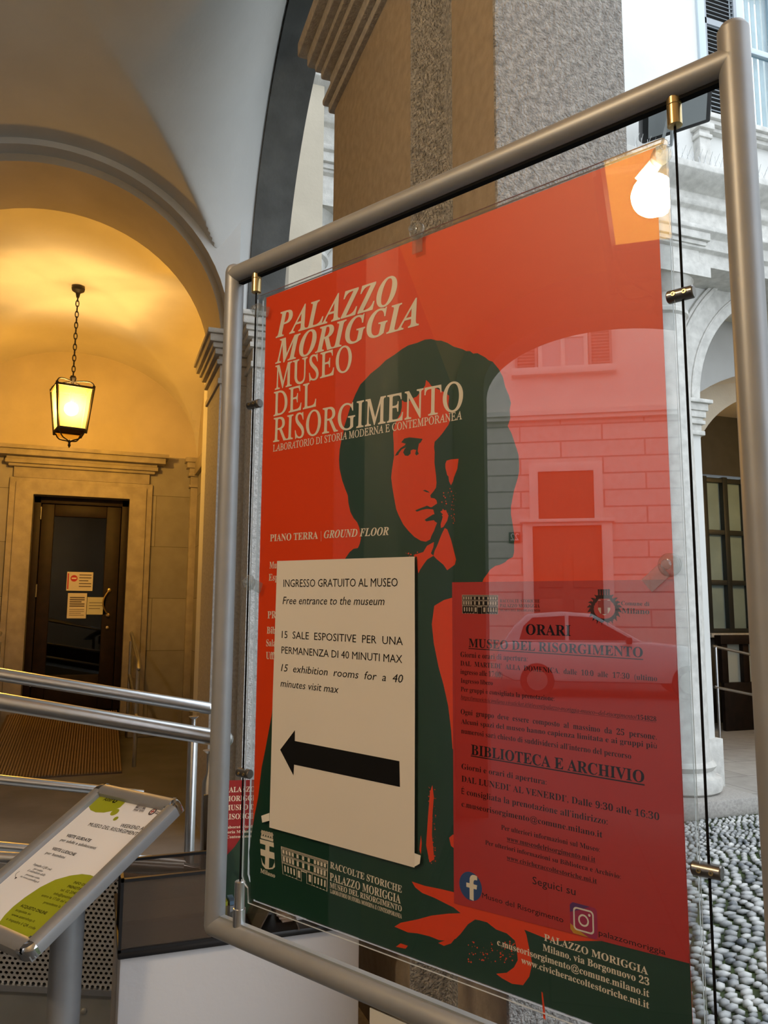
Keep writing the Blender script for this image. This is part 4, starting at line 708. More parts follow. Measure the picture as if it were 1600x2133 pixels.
# dark timber barrier in the arcade room
root = empty('timber_barrier', 'dark timber barrier with pale gaps standing under the arcade window', 'barrier', (8.55, 8.35, 0))
bm = BM(); box(bm, -.75, .75, -.03, .03, .0, .62); obj('panel', bm, WOOD_D, root, bevel=.005)
bm = BM(); box(bm, -.80, .80, -.06, .06, 1.12, 1.24); obj('top_rail', bm, WOOD_D, root, bevel=.008)
for x in (-.72, -.36, 0, .36, .72):
    bm = BM(); box(bm, x - .05, x + .05, -.035, .035, .62, 1.12); obj('upright', bm, WOOD_D, root, bevel=.004)
bm = BM(); box(bm, -.7, .7, .04, .05, .62, 1.12); obj('backing_sheet', bm, mat('pale_board', (.42, .46, .42), .6), root)
root = empty('arcade_handrail', 'thin pale handrail sloping past the dark timber barrier in the arcade', 'handrail', (7.6, 7.9, 0))
for k, z in enumerate((1.12, .62)):
    bm = BM(); tube(bm, [(-.35, 0, z), (1.7, 0, z - .38)], .018, 10); obj('rail', bm, STEEL, root)
for x in (-.3, 1.6):
    bm = BM(); tube(bm, [(x, 0, 0), (x, 0, 1.12 - (x + .35) * .185)], .018, 10); obj('post', bm, STEEL, root)

# LED floodlight on the ledge
root = empty('floodlight', 'black floodlight on a steel bracket above the court ledge', 'floodlight', (4.30, 4.98, 5.34))
ax, az = Vector((.85, -.38, .30)).normalized(), Vector((.05, .62, .78)).normalized()
ay = az.cross(ax).normalized(); az = ax.cross(ay)
c = Vector((.0, -.16, .30))
bm = BM(); obox(bm, c, ax, ay, az, .30, .17, .045); obj('housing', bm, BLACK, root, bevel=.02)
bm = BM()
for k in range(9): obox(bm, c + az * .05 + ax * (-.05 + k * .028), ax, ay, az, .004, .13, .02)
obj('cooling_fins', bm, BLACK, root)
bm = BM(); obox(bm, c - az * .047, ax, ay, az, .25, .13, .004); obj('lens', bm, mat('lamp_lens', (.25, .27, .28), .1), root)
bm = BM()
tube(bm, [c + ay * .19 + ax * .0, c + ay * .19 - az * .16 - ax * .1, Vector((-.12, .02, .0))], .013, 8)
tube(bm, [c - ay * .19 + ax * .0, c - ay * .19 - az * .16 - ax * .1, Vector((-.05, -.02, .0))], .013, 8)
tube(bm, [c + ay * .19 - az * .16 - ax * .1, c - ay * .19 - az * .16 - ax * .1], .013, 8)
obj('bracket', bm, STEEL_D, root)

# cobbles: river pebbles set in courses, uncountable
rng = random.Random(7)
ico = bmesh.new(); bmesh.ops.create_icosphere(ico, subdivisions=1, radius=1)
iv = [v.co.copy() for v in ico.verts]; iff = [[v.index for v in f.verts] for f in ico.faces]; ico.free()
V, F = [], []
y = .2
row = 0
while y < 5.25:
    x = 1.32 + (row % 2) * .035
    big = 1 + .25 * math.sin(y * 2.3)
    while x < 6.6:
        inview = x > 1.6 + (y - 1.5) * .3
        sx = rng.uniform(.022, .038) * big; sy = rng.uniform(.014, .022) * big; sz = rng.uniform(.012, .022)
        if inview and (y < 4.9 or abs(((x - 1.25) % 3.27) - 0) > .5 and abs(((x - 1.25) % 3.27) - 3.27) > .5):
            a = rng.uniform(-.35, .35) + .25 * math.sin(x * 1.7)
            ca, sa = math.cos(a), math.sin(a)
            b = len(V)
            ty = rng.uniform(-.25, .25)
            for q in iv:
                p, r = q.x * sx, q.y * sy
                V.append((x + p * ca - r * sa, y + p * sa + r * ca, q.z * sz - .018 + ty * r))
            F += [[b + i for i in f] for f in iff]
        x += sx * 2.1 + rng.uniform(.002, .02)
    y += .041 * big
    row += 1
me = bpy.data.meshes.new('cobblestones'); me.from_pydata(V, [], F); me.materials.append(PEBBLE)
for p in me.polygons: p.use_smooth = True
o = bpy.data.objects.new('cobblestones', me); COL.objects.link(o)
tag(o, 'grey and white river pebbles set in moss across the open court', 'cobbles', kind='stuff')

# ---- street seen mirrored in the poster
SX = -18.0
RUST = ashlar('facade_rusticated', (.80, .68, .61), (.42, .34, .30), 1.95, .405, var=.04, plane='YZ', bump=.6, msize=.022)
ROSE = mat('facade_rose_plaster', (.82, .71, .64), .9, var=.05, vscale=2)
bm = BM(); box(bm, SX - .5, SX, -14, 14, -.1, 6.2); struct('wall_street_opposite', bm, RUST)
bm = BM(); box(bm, SX - .5, SX, -14, 14, 6.2, 12.5); struct('wall_street_opposite', bm, ROSE)
bm = BM(); box(bm, SX, SX + .14, -14, 14, 6.2, 6.3); box(bm, SX, SX + .20, -14, 14, 6.3, 6.42); struct('trim_15', bm, ROSE)
WHT_P = mat('number_white', (.8, .8, .78), .5)
BROWN = mat('street_door_brown', (.22, .07, .035), .6, var=.15, vscale=8)
def street_door(n, yc):
    d = bpy.data.objects.new('door_%d' % n, None); COL.objects.link(d); d.location = (SX, yc, 0); d['kind'] = 'structure'
    bm = BM()
    prism(bm, [(-1.04, 0), (-.80, 0), (-.80, 3.6), (.80, 3.6), (.80, 0), (1.04, 0), (1.04, 3.72), (-1.04, 3.72)], 'X', -.02, .12)
    prism(bm, [(-.86, 3.72), (-.65, 3.72), (-.65, 4.92), (.65, 4.92), (.65, 3.72), (.86, 3.72), (.86, 5.14), (-.86, 5.14)], 'X', -.02, .09)
    box(bm, -.02, .20, -1.1, 1.1, 3.68, 3.76)
    obj('door_surround', bm, ROSE, d, bevel=.01)
    bm = BM(); box(bm, -.02, .03, -.80, .80, 0, 3.6)
    for y in (-.40, .40):
        for z in (.55, 1.5, 2.5): box(bm, .03, .07, y - .27, y + .27, z - .36, z + .36)
    obj('door_leaf', bm, BROWN, d, bevel=.008)
    bm = BM(); box(bm, -.02, .03, -.65, .65, 3.76, 4.92)
    for k in range(12): box(bm, .03, .045, -.62 + k * .107, -.57 + k * .107, 3.8, 4.9)
    obj('fanlight_panel', bm, BROWN, d)
street_door(2, -.09)
def street_window(n, yc):
    d = bpy.data.objects.new('window_%d' % n, None); COL.objects.link(d); d.location = (SX, yc, 7.5); d['kind'] = 'structure'
    bm = BM(); box(bm, -.02, .03, -.55, .55, 0, 2.4); obj('pane', bm, mat('street_window_glass', (.55, .50, .48), .1), d)
    bm = BM()
    for y in (-.55, 0, .55): box(bm, -.01, .07, y - .05, y + .05, 0, 2.4)
    for z in (.8, 1.6): box(bm, -.01, .06, -.55, .55, z - .04, z + .04)
    obj('window_frame', bm, ROSE, d)
    bm = BM(); box(bm, -.02, .20, -1.25, 1.25, -.18, 0); obj('window_sill', bm, ROSE, d, bevel=.01)
    for q in (-1, 1):
        bm = BM()
        y0, y1 = sorted((q * .62, q * 1.16))
        box(bm, .06, .11, y0, y0 + .06, 0, 2.4); box(bm, .06, .11, y1 - .06, y1, 0, 2.4)
        for k in range(30): obox(bm, (.08, (y0 + y1) / 2, .05 + k * .079), (0, 1, 0), (.7, 0, .7), (-.7, 0, .7), .25, .033, .005)
        obj('shutter', bm, mat('street_shutter', (.42, .28, .25), .6), d)
for n, yc in ((3, -.1), (4, 4.6), (5, -4.8)): street_window(n, yc)
root = empty('house_number_plate', 'small dark house number plate on the rusticated street wall', 'sign', (SX + .03, 1.14, 3.34))
bm = BM(); box(bm, -.03, .0, -.14, .14, -.13, .13); obj('plate', bm, mat('plate_dark', (.05, .05, .06), .4), root, bevel=.006)
bm = BM(); put_text(bm, '22', 's', -.10, -.07, .10, -.07, .17, .0)
for v in bm.verts: v.co = Vector((.003, v.co.x, v.co.y))
obj('house_number', bm, WHT_P, root, normals=False)
# parked car in the street
root = empty('parked_car', 'silver white hatchback parked along the kerb in the street', 'car', (-14.9, -.72, -.02))
CARP = mat('car_paint', (.72, .72, .74), .25, coat=1.)
GLZ = mat('car_glass', (.02, .022, .025), .08)
# profile in (y, z); the tail points to +y
body = [(2.12, .42), (2.15, .62), (2.08, .92), (1.95, 1.0), (-.70, 1.02), (-1.25, .96), (-1.9, .80), (-2.05, .62), (-2.05, .36), (-1.75, .28), (1.8, .28)]
bm = BM(); prism(bm, body, 'X', -.86, .86); obj('car_body', bm, CARP, root, bevel=.06)
cab = [(2.0, 1.0), (1.80, 1.30), (1.55, 1.53), (.9, 1.58), (.35, 1.54), (-.55, 1.02)]
bm = BM(); prism(bm, cab, 'X', -.74, .74); obj('cabin', bm, CARP, root, bevel=.05)
for s in (-1, 1):
    for q in ([(1.70, 1.05), (1.62, 1.30), (1.45, 1.46), (.85, 1.50), (.85, 1.05)], [(.78, 1.05), (.78, 1.50), (.35, 1.47), (-.38, 1.05)]):
        bm = BM(); prism(bm, q, 'X', s * .735, s * .748); obj('side_window', bm, GLZ, root)
    bm = BM(); obox(bm, (s * .92, -.28, 1.05), (1, 0, 0), (0, 1, 0), (0, 0, 1), .09, .05, .06); obj('wing_mirror', bm, BLACK, root, bevel=.02)
    for y in (1.38, -1.32):
        bm = BM(); lathe(bm, [(.18, -.1), (.30, -.1), (.32, -.06), (.32, .06), (.30, .1), (.18, .1)], 28, (s * .78, y, .31), (1, 0, 0)); wl = obj('wheel', bm, BLACK, root)
        bm = BM(); lathe(bm, [(.02, -.11), (.19, -.105), (.19, .105), (.02, .11)], 20, (s * .78, y, .31), (1, 0, 0)); obj('hub_cap', bm, STEEL, wl)

# ------------------------------------------------------------------ museum door in the far bay
d = bpy.data.objects.new('door_1', None); COL.objects.link(d); d.location = (-.66, 8.78, .5); d['kind'] = 'structure'
W, H = .935, 2.19
bm = BM(); box(bm, 0, .07, 0, .1, 0, H); box(bm, W - .07, W, 0, .1, 0, H); box(bm, 0, W, 0, .1, H - .07, H); obj('door_frame', bm, WOOD_D, d, bevel=.005)
bm = BM()
box(bm, .075, .20, .01, .06, .005, H - .075); box(bm, W - .22, W - .075, .01, .06, .005, H - .075)
box(bm, .20, W - .22, .01, .06, H - .20, H - .075); box(bm, .20, W - .22, .01, .06, .005, .36)
leaf = obj('door_leaf', bm, WOOD_D, d, bevel=.008)
bm = BM(); box(bm, .195, W - .215, .03, .036, .35, H - .195); obj('pane', bm, DGLASS, leaf)
for z in (.25, 1.15, 1.95):
    bm = BM(); tube(bm, [(.07, -.005, z), (.07, -.005, z + .13)], .009, 8); obj('hinge', bm, STEEL, leaf)
bm = BM()
tube(bm, [(.77 - .05 * math.sin(math.pi * k / 12), -.01 - .035 * math.sin(math.pi * k / 12), .98 + .24 * k / 12) for k in range(13)], .008, 8, ball=True)
for z in (.97, 1.23): lathe(bm, [(.018, -.01), (.02, .01), (.01, .016)], 12, (.775, .0, z), (0, -1, 0))
obj('door_handle', bm, BRASS, leaf)
bm = BM(); lathe(bm, [(.016, 0), (.016, .012), (.008, .014)], 14, (.775, .01, .84), (0, -1, 0)); obj('lock', bm, BRASS, leaf)

def paper_note(name, label, x0, x1, z0, z1, mt, lines, loc_y=8.79):
    bm = BM(); box(bm, x0, x1, 0, .002, z0, z1)
    c = ((x0 + x1) / 2, 0, z0)
    o = obj(name, bm, mt, None, loc=c)
    o.location = (c[0], loc_y, c[2])
    tag(o, label, 'notice')
    for (nm, m2, rects) in lines:
        bm = BM()
        for q in rects:
            if len(q) == 3: poly(bm, [(px, pz) for px, pz in disc(q[0], q[1], q[2], n=20)], 0)
            else: poly(bm, [(q[0], q[1]), (q[2], q[1]), (q[2], q[3]), (q[0], q[3])], 0)
        for v in bm.verts: v.co = Vector((v.co.x - c[0], -.0012 if nm != 'bar_mark' else -.0018, v.co.y - c[2]))
        ch = obj(nm, bm, m2, o, normals=False)
    return o
LINEB = lambda x0, x1, zt, n, dz, h: [(x0, zt - k * dz - h, x1 - (.03 if k % 3 == 2 else 0), zt - k * dz) for k in range(n)]
RED_S = mat('sign_red', (.45, .02, .015), .5)
WHT = mat('sign_white', (.85, .82, .78), .5)
paper_note('door_notice', 'landscape paper notice with red no entry disc taped on the dark door glass', -.305, -.05, 1.72, 1.915, PAPER,
    [('prohibition_disc', RED_S, [(-.235, 1.848, .034), (-.298, 1.735, -.285, 1.90)]), ('bar_mark', WHT, [(-.258, 1.842, -.212, 1.855)]), ('printed_lines', INK_G, LINEB(-.185, -.065, 1.89, 5, .03, .010))])
paper_note('door_notice', 'portrait cream notice on the door glass under the red disc notice', -.285, -.10, 1.435, 1.695, PAPER,
    [('printed_lines', INK_G, LINEB(-.265, -.12, 1.655, 5, .022, .012) + LINEB(-.265, -.12, 1.53, 4, .02, .005))])
paper_note('door_notice', 'small landscape notice on the door glass beside the brass handle', -.095, .085, 1.475, 1.655, mat('grey_paper', (.55, .55, .46), .7),
    [('printed_lines', INK_G, LINEB(-.075, .065, 1.60, 3, .03, .006))])

# ------------------------------------------------------------------ lanterns
def make_lantern(loc, rz, chain, label, power, s=1.0, colour=LAMP_COLOUR, glass=None):
    root = empty('hanging_lantern', label, 'lantern', loc, rz, group='wrought iron lanterns of the portico')
    top, bot, zt, zb = .145, .105, -chain - .10, -chain - .45
    bm = BM(); lathe(bm, [(.02, 0), (.055, -.01), (.05, -.03), (.02, -.05), (.012, -.09), (.0, -.095)], 16, (0, 0, 0)); obj('ceiling_hook', bm, IRON, root)
    bm = BM()
    n = int(chain / .052)
    for k in range(n):
        z = -.075 - k * (chain - .08) / n
        pts = []
        for j in range(13):
            a = 2 * math.pi * j / 12
            u, v = .013 * math.cos(a), .030 * math.sin(a)
            pts.append((u if k % 2 else 0, 0 if k % 2 else u, z - .02 + v))
        tube(bm, pts, .0042, 6, cap=False)
    obj('chain', bm, IRON, root)
    bm = BM(); lathe(bm, [(.02, -chain + .02), (.028, -chain), (.02, -chain - .03), (.008, -chain - .05), (.008, zt - .14)], 12); obj('stem', bm, IRON, root)
    cs = [(1, 1), (-1, 1), (-1, -1), (1, -1)]
    for sx, sy in cs:
        bm = BM()
        bar(bm, (sx * top, sy * top, zt + .02), (sx * bot, sy * bot, zb - .03), .016, .016, (sx, sy, 0))
        obj('corner_bar', bm, IRON, root)
        bm = BM()
        pts = []
        for k in range(11):
            t = k / 10
            r = (.012 + (top - .012) * t) + .03 * math.sin(math.pi * t)
            z = -chain - .03 + (zt + .02 + chain + .03) * t ** 2.2
            pts.append((sx * r, sy * r, z))
        tube(bm, pts, .006, 6); obj('top_scroll', bm, IRON, root)
        bm = BM()
        pts = [(sx * (bot - .01 + .012 * math.sin(math.pi * t)) * (1 - t) + sx * .004 * t - 0 * sy, sy * (bot - .01 + .012 * math.sin(math.pi * t)) * (1 - t) + sy * .004 * t, zb - .02 - .075 * t - .035 * math.sin(math.pi * t) * (1 - t)) for t in [k / 10 for k in range(11)]]
        tube(bm, pts, .0055, 6); obj('bottom_scroll', bm, IRON, root)
    for i in range(4):
        a, b = cs[i], cs[(i + 1) % 4]
        bm = BM()
        bar(bm, (a[0] * top, a[1] * top, zt), (b[0] * top, b[1] * top, zt), .018, .018); obj('top_rim', bm, IRON, root)
        bm = BM()
        bar(bm, (a[0] * bot, a[1] * bot, zb), (b[0] * bot, b[1] * bot, zb), .016, .016)
        obj('bottom_rim', bm, IRON, root)
        bm = BM()
        f = [(a[0] * top * .98, a[1] * top * .98, zt), (b[0] * top * .98, b[1] * top * .98, zt), (b[0] * bot * .98, b[1] * bot * .98, zb), (a[0] * bot * .98, a[1] * bot * .98, zb)]
        bm.faces.new([bm.verts.new(p) for p in f])
        f = [(a[0] * bot * .96, a[1] * bot * .96, zb - .01), (b[0] * bot * .96, b[1] * bot * .96, zb - .01), (b[0] * bot * .75, b[1] * bot * .75, zb - .055), (a[0] * bot * .75, a[1] * bot * .75, zb - .055)]
        bm.faces.new([bm.verts.new(p) for p in f])
        obj('pane', bm, glass or LPANE, root)
    bm = BM(); lathe(bm, [(.0, zb - .075), (.012, zb - .09), (.008, zb - .11), (.013, zb - .125), (.0, zb - .15)], 10); obj('finial', bm, IRON, root)
    bm = BM(); box(bm, -bot * .93, bot * .93, -bot * .93, bot * .93, zb + .002, zb + .007); obj('base_plate', bm, IRON, root)  # opaque plate added to keep lamp light off the floor and door
    bm = BM(); lathe(bm, [(.018, zt - .02), (.02, zt - .09), (.014, zt - .11)], 12); obj('bulb_socket', bm, IRON, root)
    bm = BM(); bmesh.ops.create_uvsphere(bm, u_segments=20, v_segments=14, radius=.055, matrix=Matrix.Translation((0, 0, zt - .165))); obj('bulb', bm, glow('bulb_glow', colour, power / (math.pi * 4 * math.pi * (.055 * s) ** 2)), root)
    root.scale = (s, s, s)
    return root
make_lantern((-.28, 6.9, 4.25), math.radians(12), .80, 'lit wrought iron lantern on a long chain before the museum door', LAMP_FAR)
make_lantern((-1.45, .22, 4.15), math.radians(6), .76, 'lit lantern mirrored in the top corner of the orange poster', LAMP_NEAR, 1.25, LAMP_NEAR_COLOUR, frosted('lantern_glass_milky', (1.0, .87, .64), .78, (1.0, .60, .10)))

# ------------------------------------------------------------------ ribbed ramp up to the door with two side rails
root = empty('entrance_ramp', 'ribbed ramp rising to the dark museum door', 'ramp', (-.25, 7.6, .25))
bm = BM()
y0, y1, z0, z1 = -.95, 1.02, .012, .25
prism(bm, [(y0, 0), (y1, 0), (y1, z1), (y0, z0)], 'X', -.52, .50)
obj('deck', bm, mat('ramp_boards', (.10, .06, .03), .5, var=.15, vscale=10), root)
bm = BM()
n = 46
for k in range(n):
    x = -.50 + (k + .5) * 1.0 / n
    bar(bm, (x, y0, z0 + .005), (x, y1, z1 + .005), .011, .010)
obj('ribs', bm, mat('ramp_ribs', (.30, .21, .11), .35, var=.1, vscale=20), root)
for side, x in (('left', -.62), ('right', .60)):
    h = empty('ramp_handrail', 'slim steel handrail on the %s side of the ribbed entrance ramp' % side, 'handrail', (-.25 + x, 7.6, .25))
    for z in (.92, .5):
        bm = BM(); tube(bm, [(0, -.78, z - .13), (0, -.70, z - .08), (0, .95, z + .12)], .017, 10, ball=True); obj('rail', bm, STEEL, h)
    for y in (-.7, .9):
        bm = BM(); tube(bm, [(0, y, .0), (0, y, .84 + .12 * (y + .7) / 1.65)], .018, 10); obj('post', bm, STEEL, h)

# ------------------------------------------------------------------ lift platform / ramp with railings
root = empty('side_ramp', 'steel ramp with perforated side sheet behind the tilted sign', 'ramp', (-.5, 2.8, 0))
def Zr(x, z0): return z0 - .2 * (x - 0)
def slab(bm, x0, x1, yy0, yy1, za, zb_):
    prism(bm, [(x0, Zr(x0, za)), (x1, Zr(x1, za)), (x1, Zr(x1, zb_)), (x0, Zr(x0, zb_))], 'Y', yy0, yy1)
P0 = Vector((-.5, 2.8, 0))
def rel(bm): bmesh.ops.translate(bm, verts=bm.verts, vec=-P0); return bm
bm = BM(); slab(bm, -1.38, .36, 2.398, 2.402, .497, .79); obj('perforated_sheet', rel(bm), PERF, root)
bm = BM(); slab(bm, -1.38, .36, 2.425, 2.43, .475, .785); obj('backing_sheet', rel(bm), DARK, root)  # dark sheet added so the punched holes look shaded
bm = BM(); slab(bm, -1.38, .37, 2.385, 2.41, .485, .500); slab(bm, -1.38, .37, 2.385, 2.41, .786, .80); obj('sheet_edging', rel(bm), STEEL, root)
bm = BM(); prism(bm, [(-1.38, .02), (.36, .02), (.36, Zr(.36, .487)), (-1.38, Zr(-1.38, .487))], 'Y', 2.40, 2.412)
for x in (-1.1, -.55, .02): lathe(bm, [(.008, 0), (.008, .004), (.004, .006)], 10, (x, 2.4, Zr(x, .44)), (0, -1, 0))
obj('side_panel', rel(bm), STEEL_D, root)
bm = BM(); slab(bm, -1.38, .36, 2.42, 3.22, .42, .47); obj('deck', rel(bm), STEEL_D, root)
bm = BM(); prism(bm, [(-1.38, .02), (.36, .02), (.36, Zr(.36, .42)), (-1.38, Zr(-1.38, .42))], 'Y', 3.20, 3.22); obj('side_panel', rel(bm), STEEL_D, root)

def railing(label, y, tops, posts, loc):
    h = empty('steel_railing', label, 'railing', loc)
    L0 = Vector(loc)
    for (xa, za, xb, zb_, r, ball) in tops:
        bm = BM(); tube(bm, [Vector((xa, y, za)) - L0, Vector((xb, y, zb_)) - L0], r, 18, ball=ball); obj('rail', bm, STEEL, h)
    for (x, zb_, ztop) in posts:
        bm = BM(); tube(bm, [Vector((x, y, zz)) - L0 for zz in (zb_, ztop - .11, ztop - .085, ztop - .03, ztop - .02)], [.0195, .0195, .008, .008, .02], 16); obj('post', bm, STEEL, h)
    return h
h = railing('near stainless railing of the ramp, thick tube ending beside the display post', 2.4,
    [(-1.38, 1.129 + .21 * 1.758, .378, 1.129, .0235, True), (-1.38, .845 + .16 * 1.17, .268, .777, .016, False)],
    [(.333, .39, 1.12), (-1.1, .68, 1.42)], (-.5, 2.4, .5))
bm = BM(); tube(bm, [Vector((.268, 2.4, .777)) - Vector((-.5, 2.4, .5)), Vector((.30, 2.4, .771)) - Vector((-.5, 2.4, .5)), Vector((.333, 2.4, .764)) - Vector((-.5, 2.4, .5))], [.016, .008, .007], 12); obj('rail_end_cone', bm, CHROME, h)
railing('far stainless railing of the ramp, with a thinner middle rail below', 3.2,
    [(-1.38, 1.127 + .194 * 1.815, .435, 1.127, .0235, True), (-1.38, .835 + .18 * 1.428, .20, .8166, .017, False), (-1.38, .56 + .2 * 1.58, .375, .55, .018, False)],
    [(.378, .39, 1.118), (-1.1, .68, 1.40)], (-.5, 3.2, .5))

# ------------------------------------------------------------------ plane frames
def plane(origin, ux, up):
    ux, up = Vector(ux).normalized(), Vector(up)
    up = (up - ux * up.dot(ux)).normalized()
    n = ux.cross(up)
    m = Matrix((ux, up, n)).transposed().to_4x4()
    m.translation = Vector(origin)
    return m

# ------------------------------------------------------------------ tilted sign on a post
SA, SU, SV = (Vector(v) for v in ART['signframe'])
MS = plane(SA, SU, -SV)
inv = MS.inverted()
root = empty('tilted_sign_stand', 'aluminium post stand with tilted frame holding the white and lime visit sheet', 'sign stand', (-.02, 1.55, 0))
RT = Matrix.Translation((.02, -1.55, 0))
def sgn(bm): bmesh.ops.transform(bm, matrix=RT @ MS, verts=bm.verts); return bm
FW, FH, PW = .250, .340, .027
def profile_bar(a, b, inward):
    """snap frame rail with a rounded section, lying from a to b, inward = direction to the sheet"""
    bm = BM()
    a, b, i = Vector((*a, 0)), Vector((*b, 0)), Vector((*inward, 0))
    sec = []
    for k in range(9):
        t = math.pi * k / 8
        sec.append((PW / 2 - PW / 2 * math.cos(t), .004 + .0085 * math.sin(t) ** .7))
    sec = [(0, -.009)] + [(0, .004)] + sec[1:-1] + [(PW, .003), (PW, -.009)]
    A = [bm.verts.new(a + i * p + Vector((0, 0, q))) for p, q in sec]
    B = [bm.verts.new(b + i * p + Vector((0, 0, q))) for p, q in sec]
    n = len(sec)
    bm.faces.new(A); bm.faces.new(B[::-1])
    for k in range(n): bm.faces.new((A[k], B[k], B[(k + 1) % n], A[(k + 1) % n]))
    return bm
c0 = .020
for nm, a, b, i in (('top_profile', (c0, 0), (FW - c0, 0), (0, -1)), ('bottom_profile', (c0, -FH), (FW - c0, -FH), (0, 1)), ('side_profile', (0, -c0), (0, -FH + c0), (1, 0)), ('side_profile', (FW, -c0), (FW, -FH + c0), (-1, 0))):
    obj(nm, sgn(profile_bar(a, b, i)), ALU, root)
for sx in (0, 1):
    for sy in (0, 1):
        bm = BM()
        cx, cy = (c0 if sx == 0 else FW - c0), (-c0 if sy == 0 else -FH + c0)
        pts = []
        for k in range(9):
            t = math.pi / 2 * k / 8
            pts.append((c0 * math.cos(t), c0 * math.sin(t)))
        qx, qy = (-1 if sx == 0 else 1), (1 if sy == 0 else -1)
        rings = []
        for (f, z) in ((1.0, -.009), (1.0, .004), (.93, .0085), (.75, .0120), (.45, .0130), (.1, .010)):
            rings.append([bm.verts.new((cx + qx * p * f, cy + qy * q * f, z)) for p, q in pts])
        for ra, rb in zip(rings, rings[1:]):
            for k in range(8): bm.faces.new((ra[k], ra[k + 1], rb[k + 1], rb[k]))
        box(bm, min(cx, cx - qx * .008), max(cx, cx - qx * .008), min(cy - qy * .008, cy + qy * c0), max(cy - qy * .008, cy + qy * c0), -.009, .010)
        obj('corner_cap', sgn(bm), CHROME, root)
bm = BM(); box(bm, .005, FW - .005, -FH + .005, -.005, -.012, -.002); obj('back_plate', sgn(bm), ALU, root)
ctr = RT @ MS @ Vector((FW / 2, -FH / 2 - .01, -.010))
bm = BM(); tube(bm, [(0, 0, 0), (0, 0, ctr.z - .02)], .0275, 32); obj('post', bm, ALU, root)
bm = BM(); lathe(bm, [(.18, 0), (.18, .006), (.05, .012), (.03, .02)], 40); obj('base_plate', bm, ALU, root)
bm = BM(); obox(bm, ctr + Vector((0, 0, -.012)), SU, -SV, SU.cross(-SV), .045, .05, .010); obj('bracket', bm, ALU, root, bevel=.004)

sheet = empty('visit_information_sheet', 'white sheet with lime green blobs listing guided visits, in the tilted frame', 'poster', matrix=MS)
mm = lambda l: [(x / 1000, -y / 1000) for x, y in l]
bm = BM(); box(bm, .015, FW - .015, -FH + .015, -.015, -.001, .0008); obj('paper', bm, PAPER_C, sheet)
def clip(l): return [(min(max(x, .0265), FW - .0265), min(max(y, -FH + .0265), -.0265)) for x, y in l]
g1 = clip(mm(ART['s_green1'])); g1[0] = (.0265, -.0265)
bm = BM(); poly(bm, g1, .0011); flat('lime_print', bm, LIME, sheet)
g2 = clip(mm(ART['s_green2']))
bm = BM(); poly(bm, g2, .0011); flat('lime_print', bm, LIME, sheet)
D = mm(ART['s_dots'])
for a, b in ((0, 1), (2, 3)):
    r = math.hypot(D[a][0] - D[b][0], D[a][1] - D[b][1])
    bm = BM(); poly(bm, disc(*D[a], r), .0011); flat('lime_print', bm, LIME, sheet)
bm = BM()
for st, s, x0, y0, x1, y1, cap in ART['s_text']:
    put_text(bm, s, st, x0 / 1000, -y0 / 1000, x1 / 1000, -y1 / 1000, cap / 1000, .0013)
aw = mm(ART['s_arr'])
flat('lettering', bm, INK, sheet)
bm = BM()
lx, ly = mm(ART['s_text'] and [(ART['s_text'][0][4] + 7, ART['s_text'][0][5] - 3.6)])[0]
for k in range(7): poly(bm, disc(lx + .0042 * math.cos(k * .898), ly + .0042 * math.sin(k * .898), .0019, n=12), .0013)
flat('flower_emblem', bm, INK, sheet)
bm = BM()
for (p, q) in ((0, 1),):
    for k in range(8):
        a, b = aw[0], aw[1]
        t0, t1 = k / 8, (k + 1) / 8
        f = lambda t: (a[0] + (b[0] - a[0]) * t - .006 * math.sin(math.pi * t), a[1] + (b[1] - a[1]) * t)
        (xa, ya), (xb, yb) = f(t0), f(t1)
        poly(bm, [(xa - .0004, ya), (xb - .0004, yb), (xb + .0004, yb), (xa + .0004, ya)], .0013)
a = aw[1]; poly(bm, [(a[0] - .002, a[1] + .002), (a[0] + .0025, a[1] + .0015), (a[0], a[1] - .003)], .0013)
flat('pointing_arrow', bm, INK, sheet)
L = mm(ART['s_logo'])
def icon(bm, Q, z, mi_l=0):
    """little palace elevation: windows and cornices laid into the quad Q (tl, tr, br, bl)"""
    def B(u, v):
        a = [Q[0][i] + (Q[1][i] - Q[0][i]) * u for i in (0, 1)]; b = [Q[3][i] + (Q[2][i] - Q[3][i]) * u for i in (0, 1)]
        return (a[0] + (b[0] - a[0]) * v, a[1] + (b[1] - a[1]) * v)
    def R(u0, v0, u1, v1): poly(bm, [B(u0, v0), B(u1, v0), B(u1, v1), B(u0, v1)], z)
    for v in (.0, .035, .075, .27, .31, .55, .585): R(0, v, 1, v + .016)
    for u in (0, .988): R(u, 0, u + .012, 1)
    xs = [.03 + .068 * k for k in range(4)] + [.34, .46, .58] + [.71 + .068 * k for k in range(4)]
    for x in xs:
        for v0, v1 in ((.11, .24), (.36, .52)):
            R(x, v0, x + .045, v1)
        R(x - .004, .335, x + .049, .35)
    for x in [.05, .12, .19, .26, .72, .79, .86, .93]: R(x, .66, x + .032, .88)
    for x in (.36, .60): R(x, .66, x + .05, .9)
    for x in (.0, .33, .43, .55, .67): R(x, .6, x + .008, 1)
    R(.43, .62, .56, .65)
    for x in [.08 + .07 * k for k in range(4)] + [.70 + .07 * k for k in range(4)]: R(x, .965, x + .03, .985)
    R(0, .985, .43, .992); R(.56, .985, 1, .992)
bm = BM(); icon(bm, [L[0], L[1], L[2], L[3]], .0013); flat('palace_emblem', bm, INK_G, sheet)
cx, cy = mm(ART['s_crest'])[0]
bm = BM(); poly(bm, disc(cx, cy, .0075, .009, 18), .0012); flat('crest_wreath', bm, INK_G, sheet)
bm = BM(); poly(bm, disc(cx, cy, .0045, .006, 14), .0014); flat('crest_shield', bm, WHT, sheet)
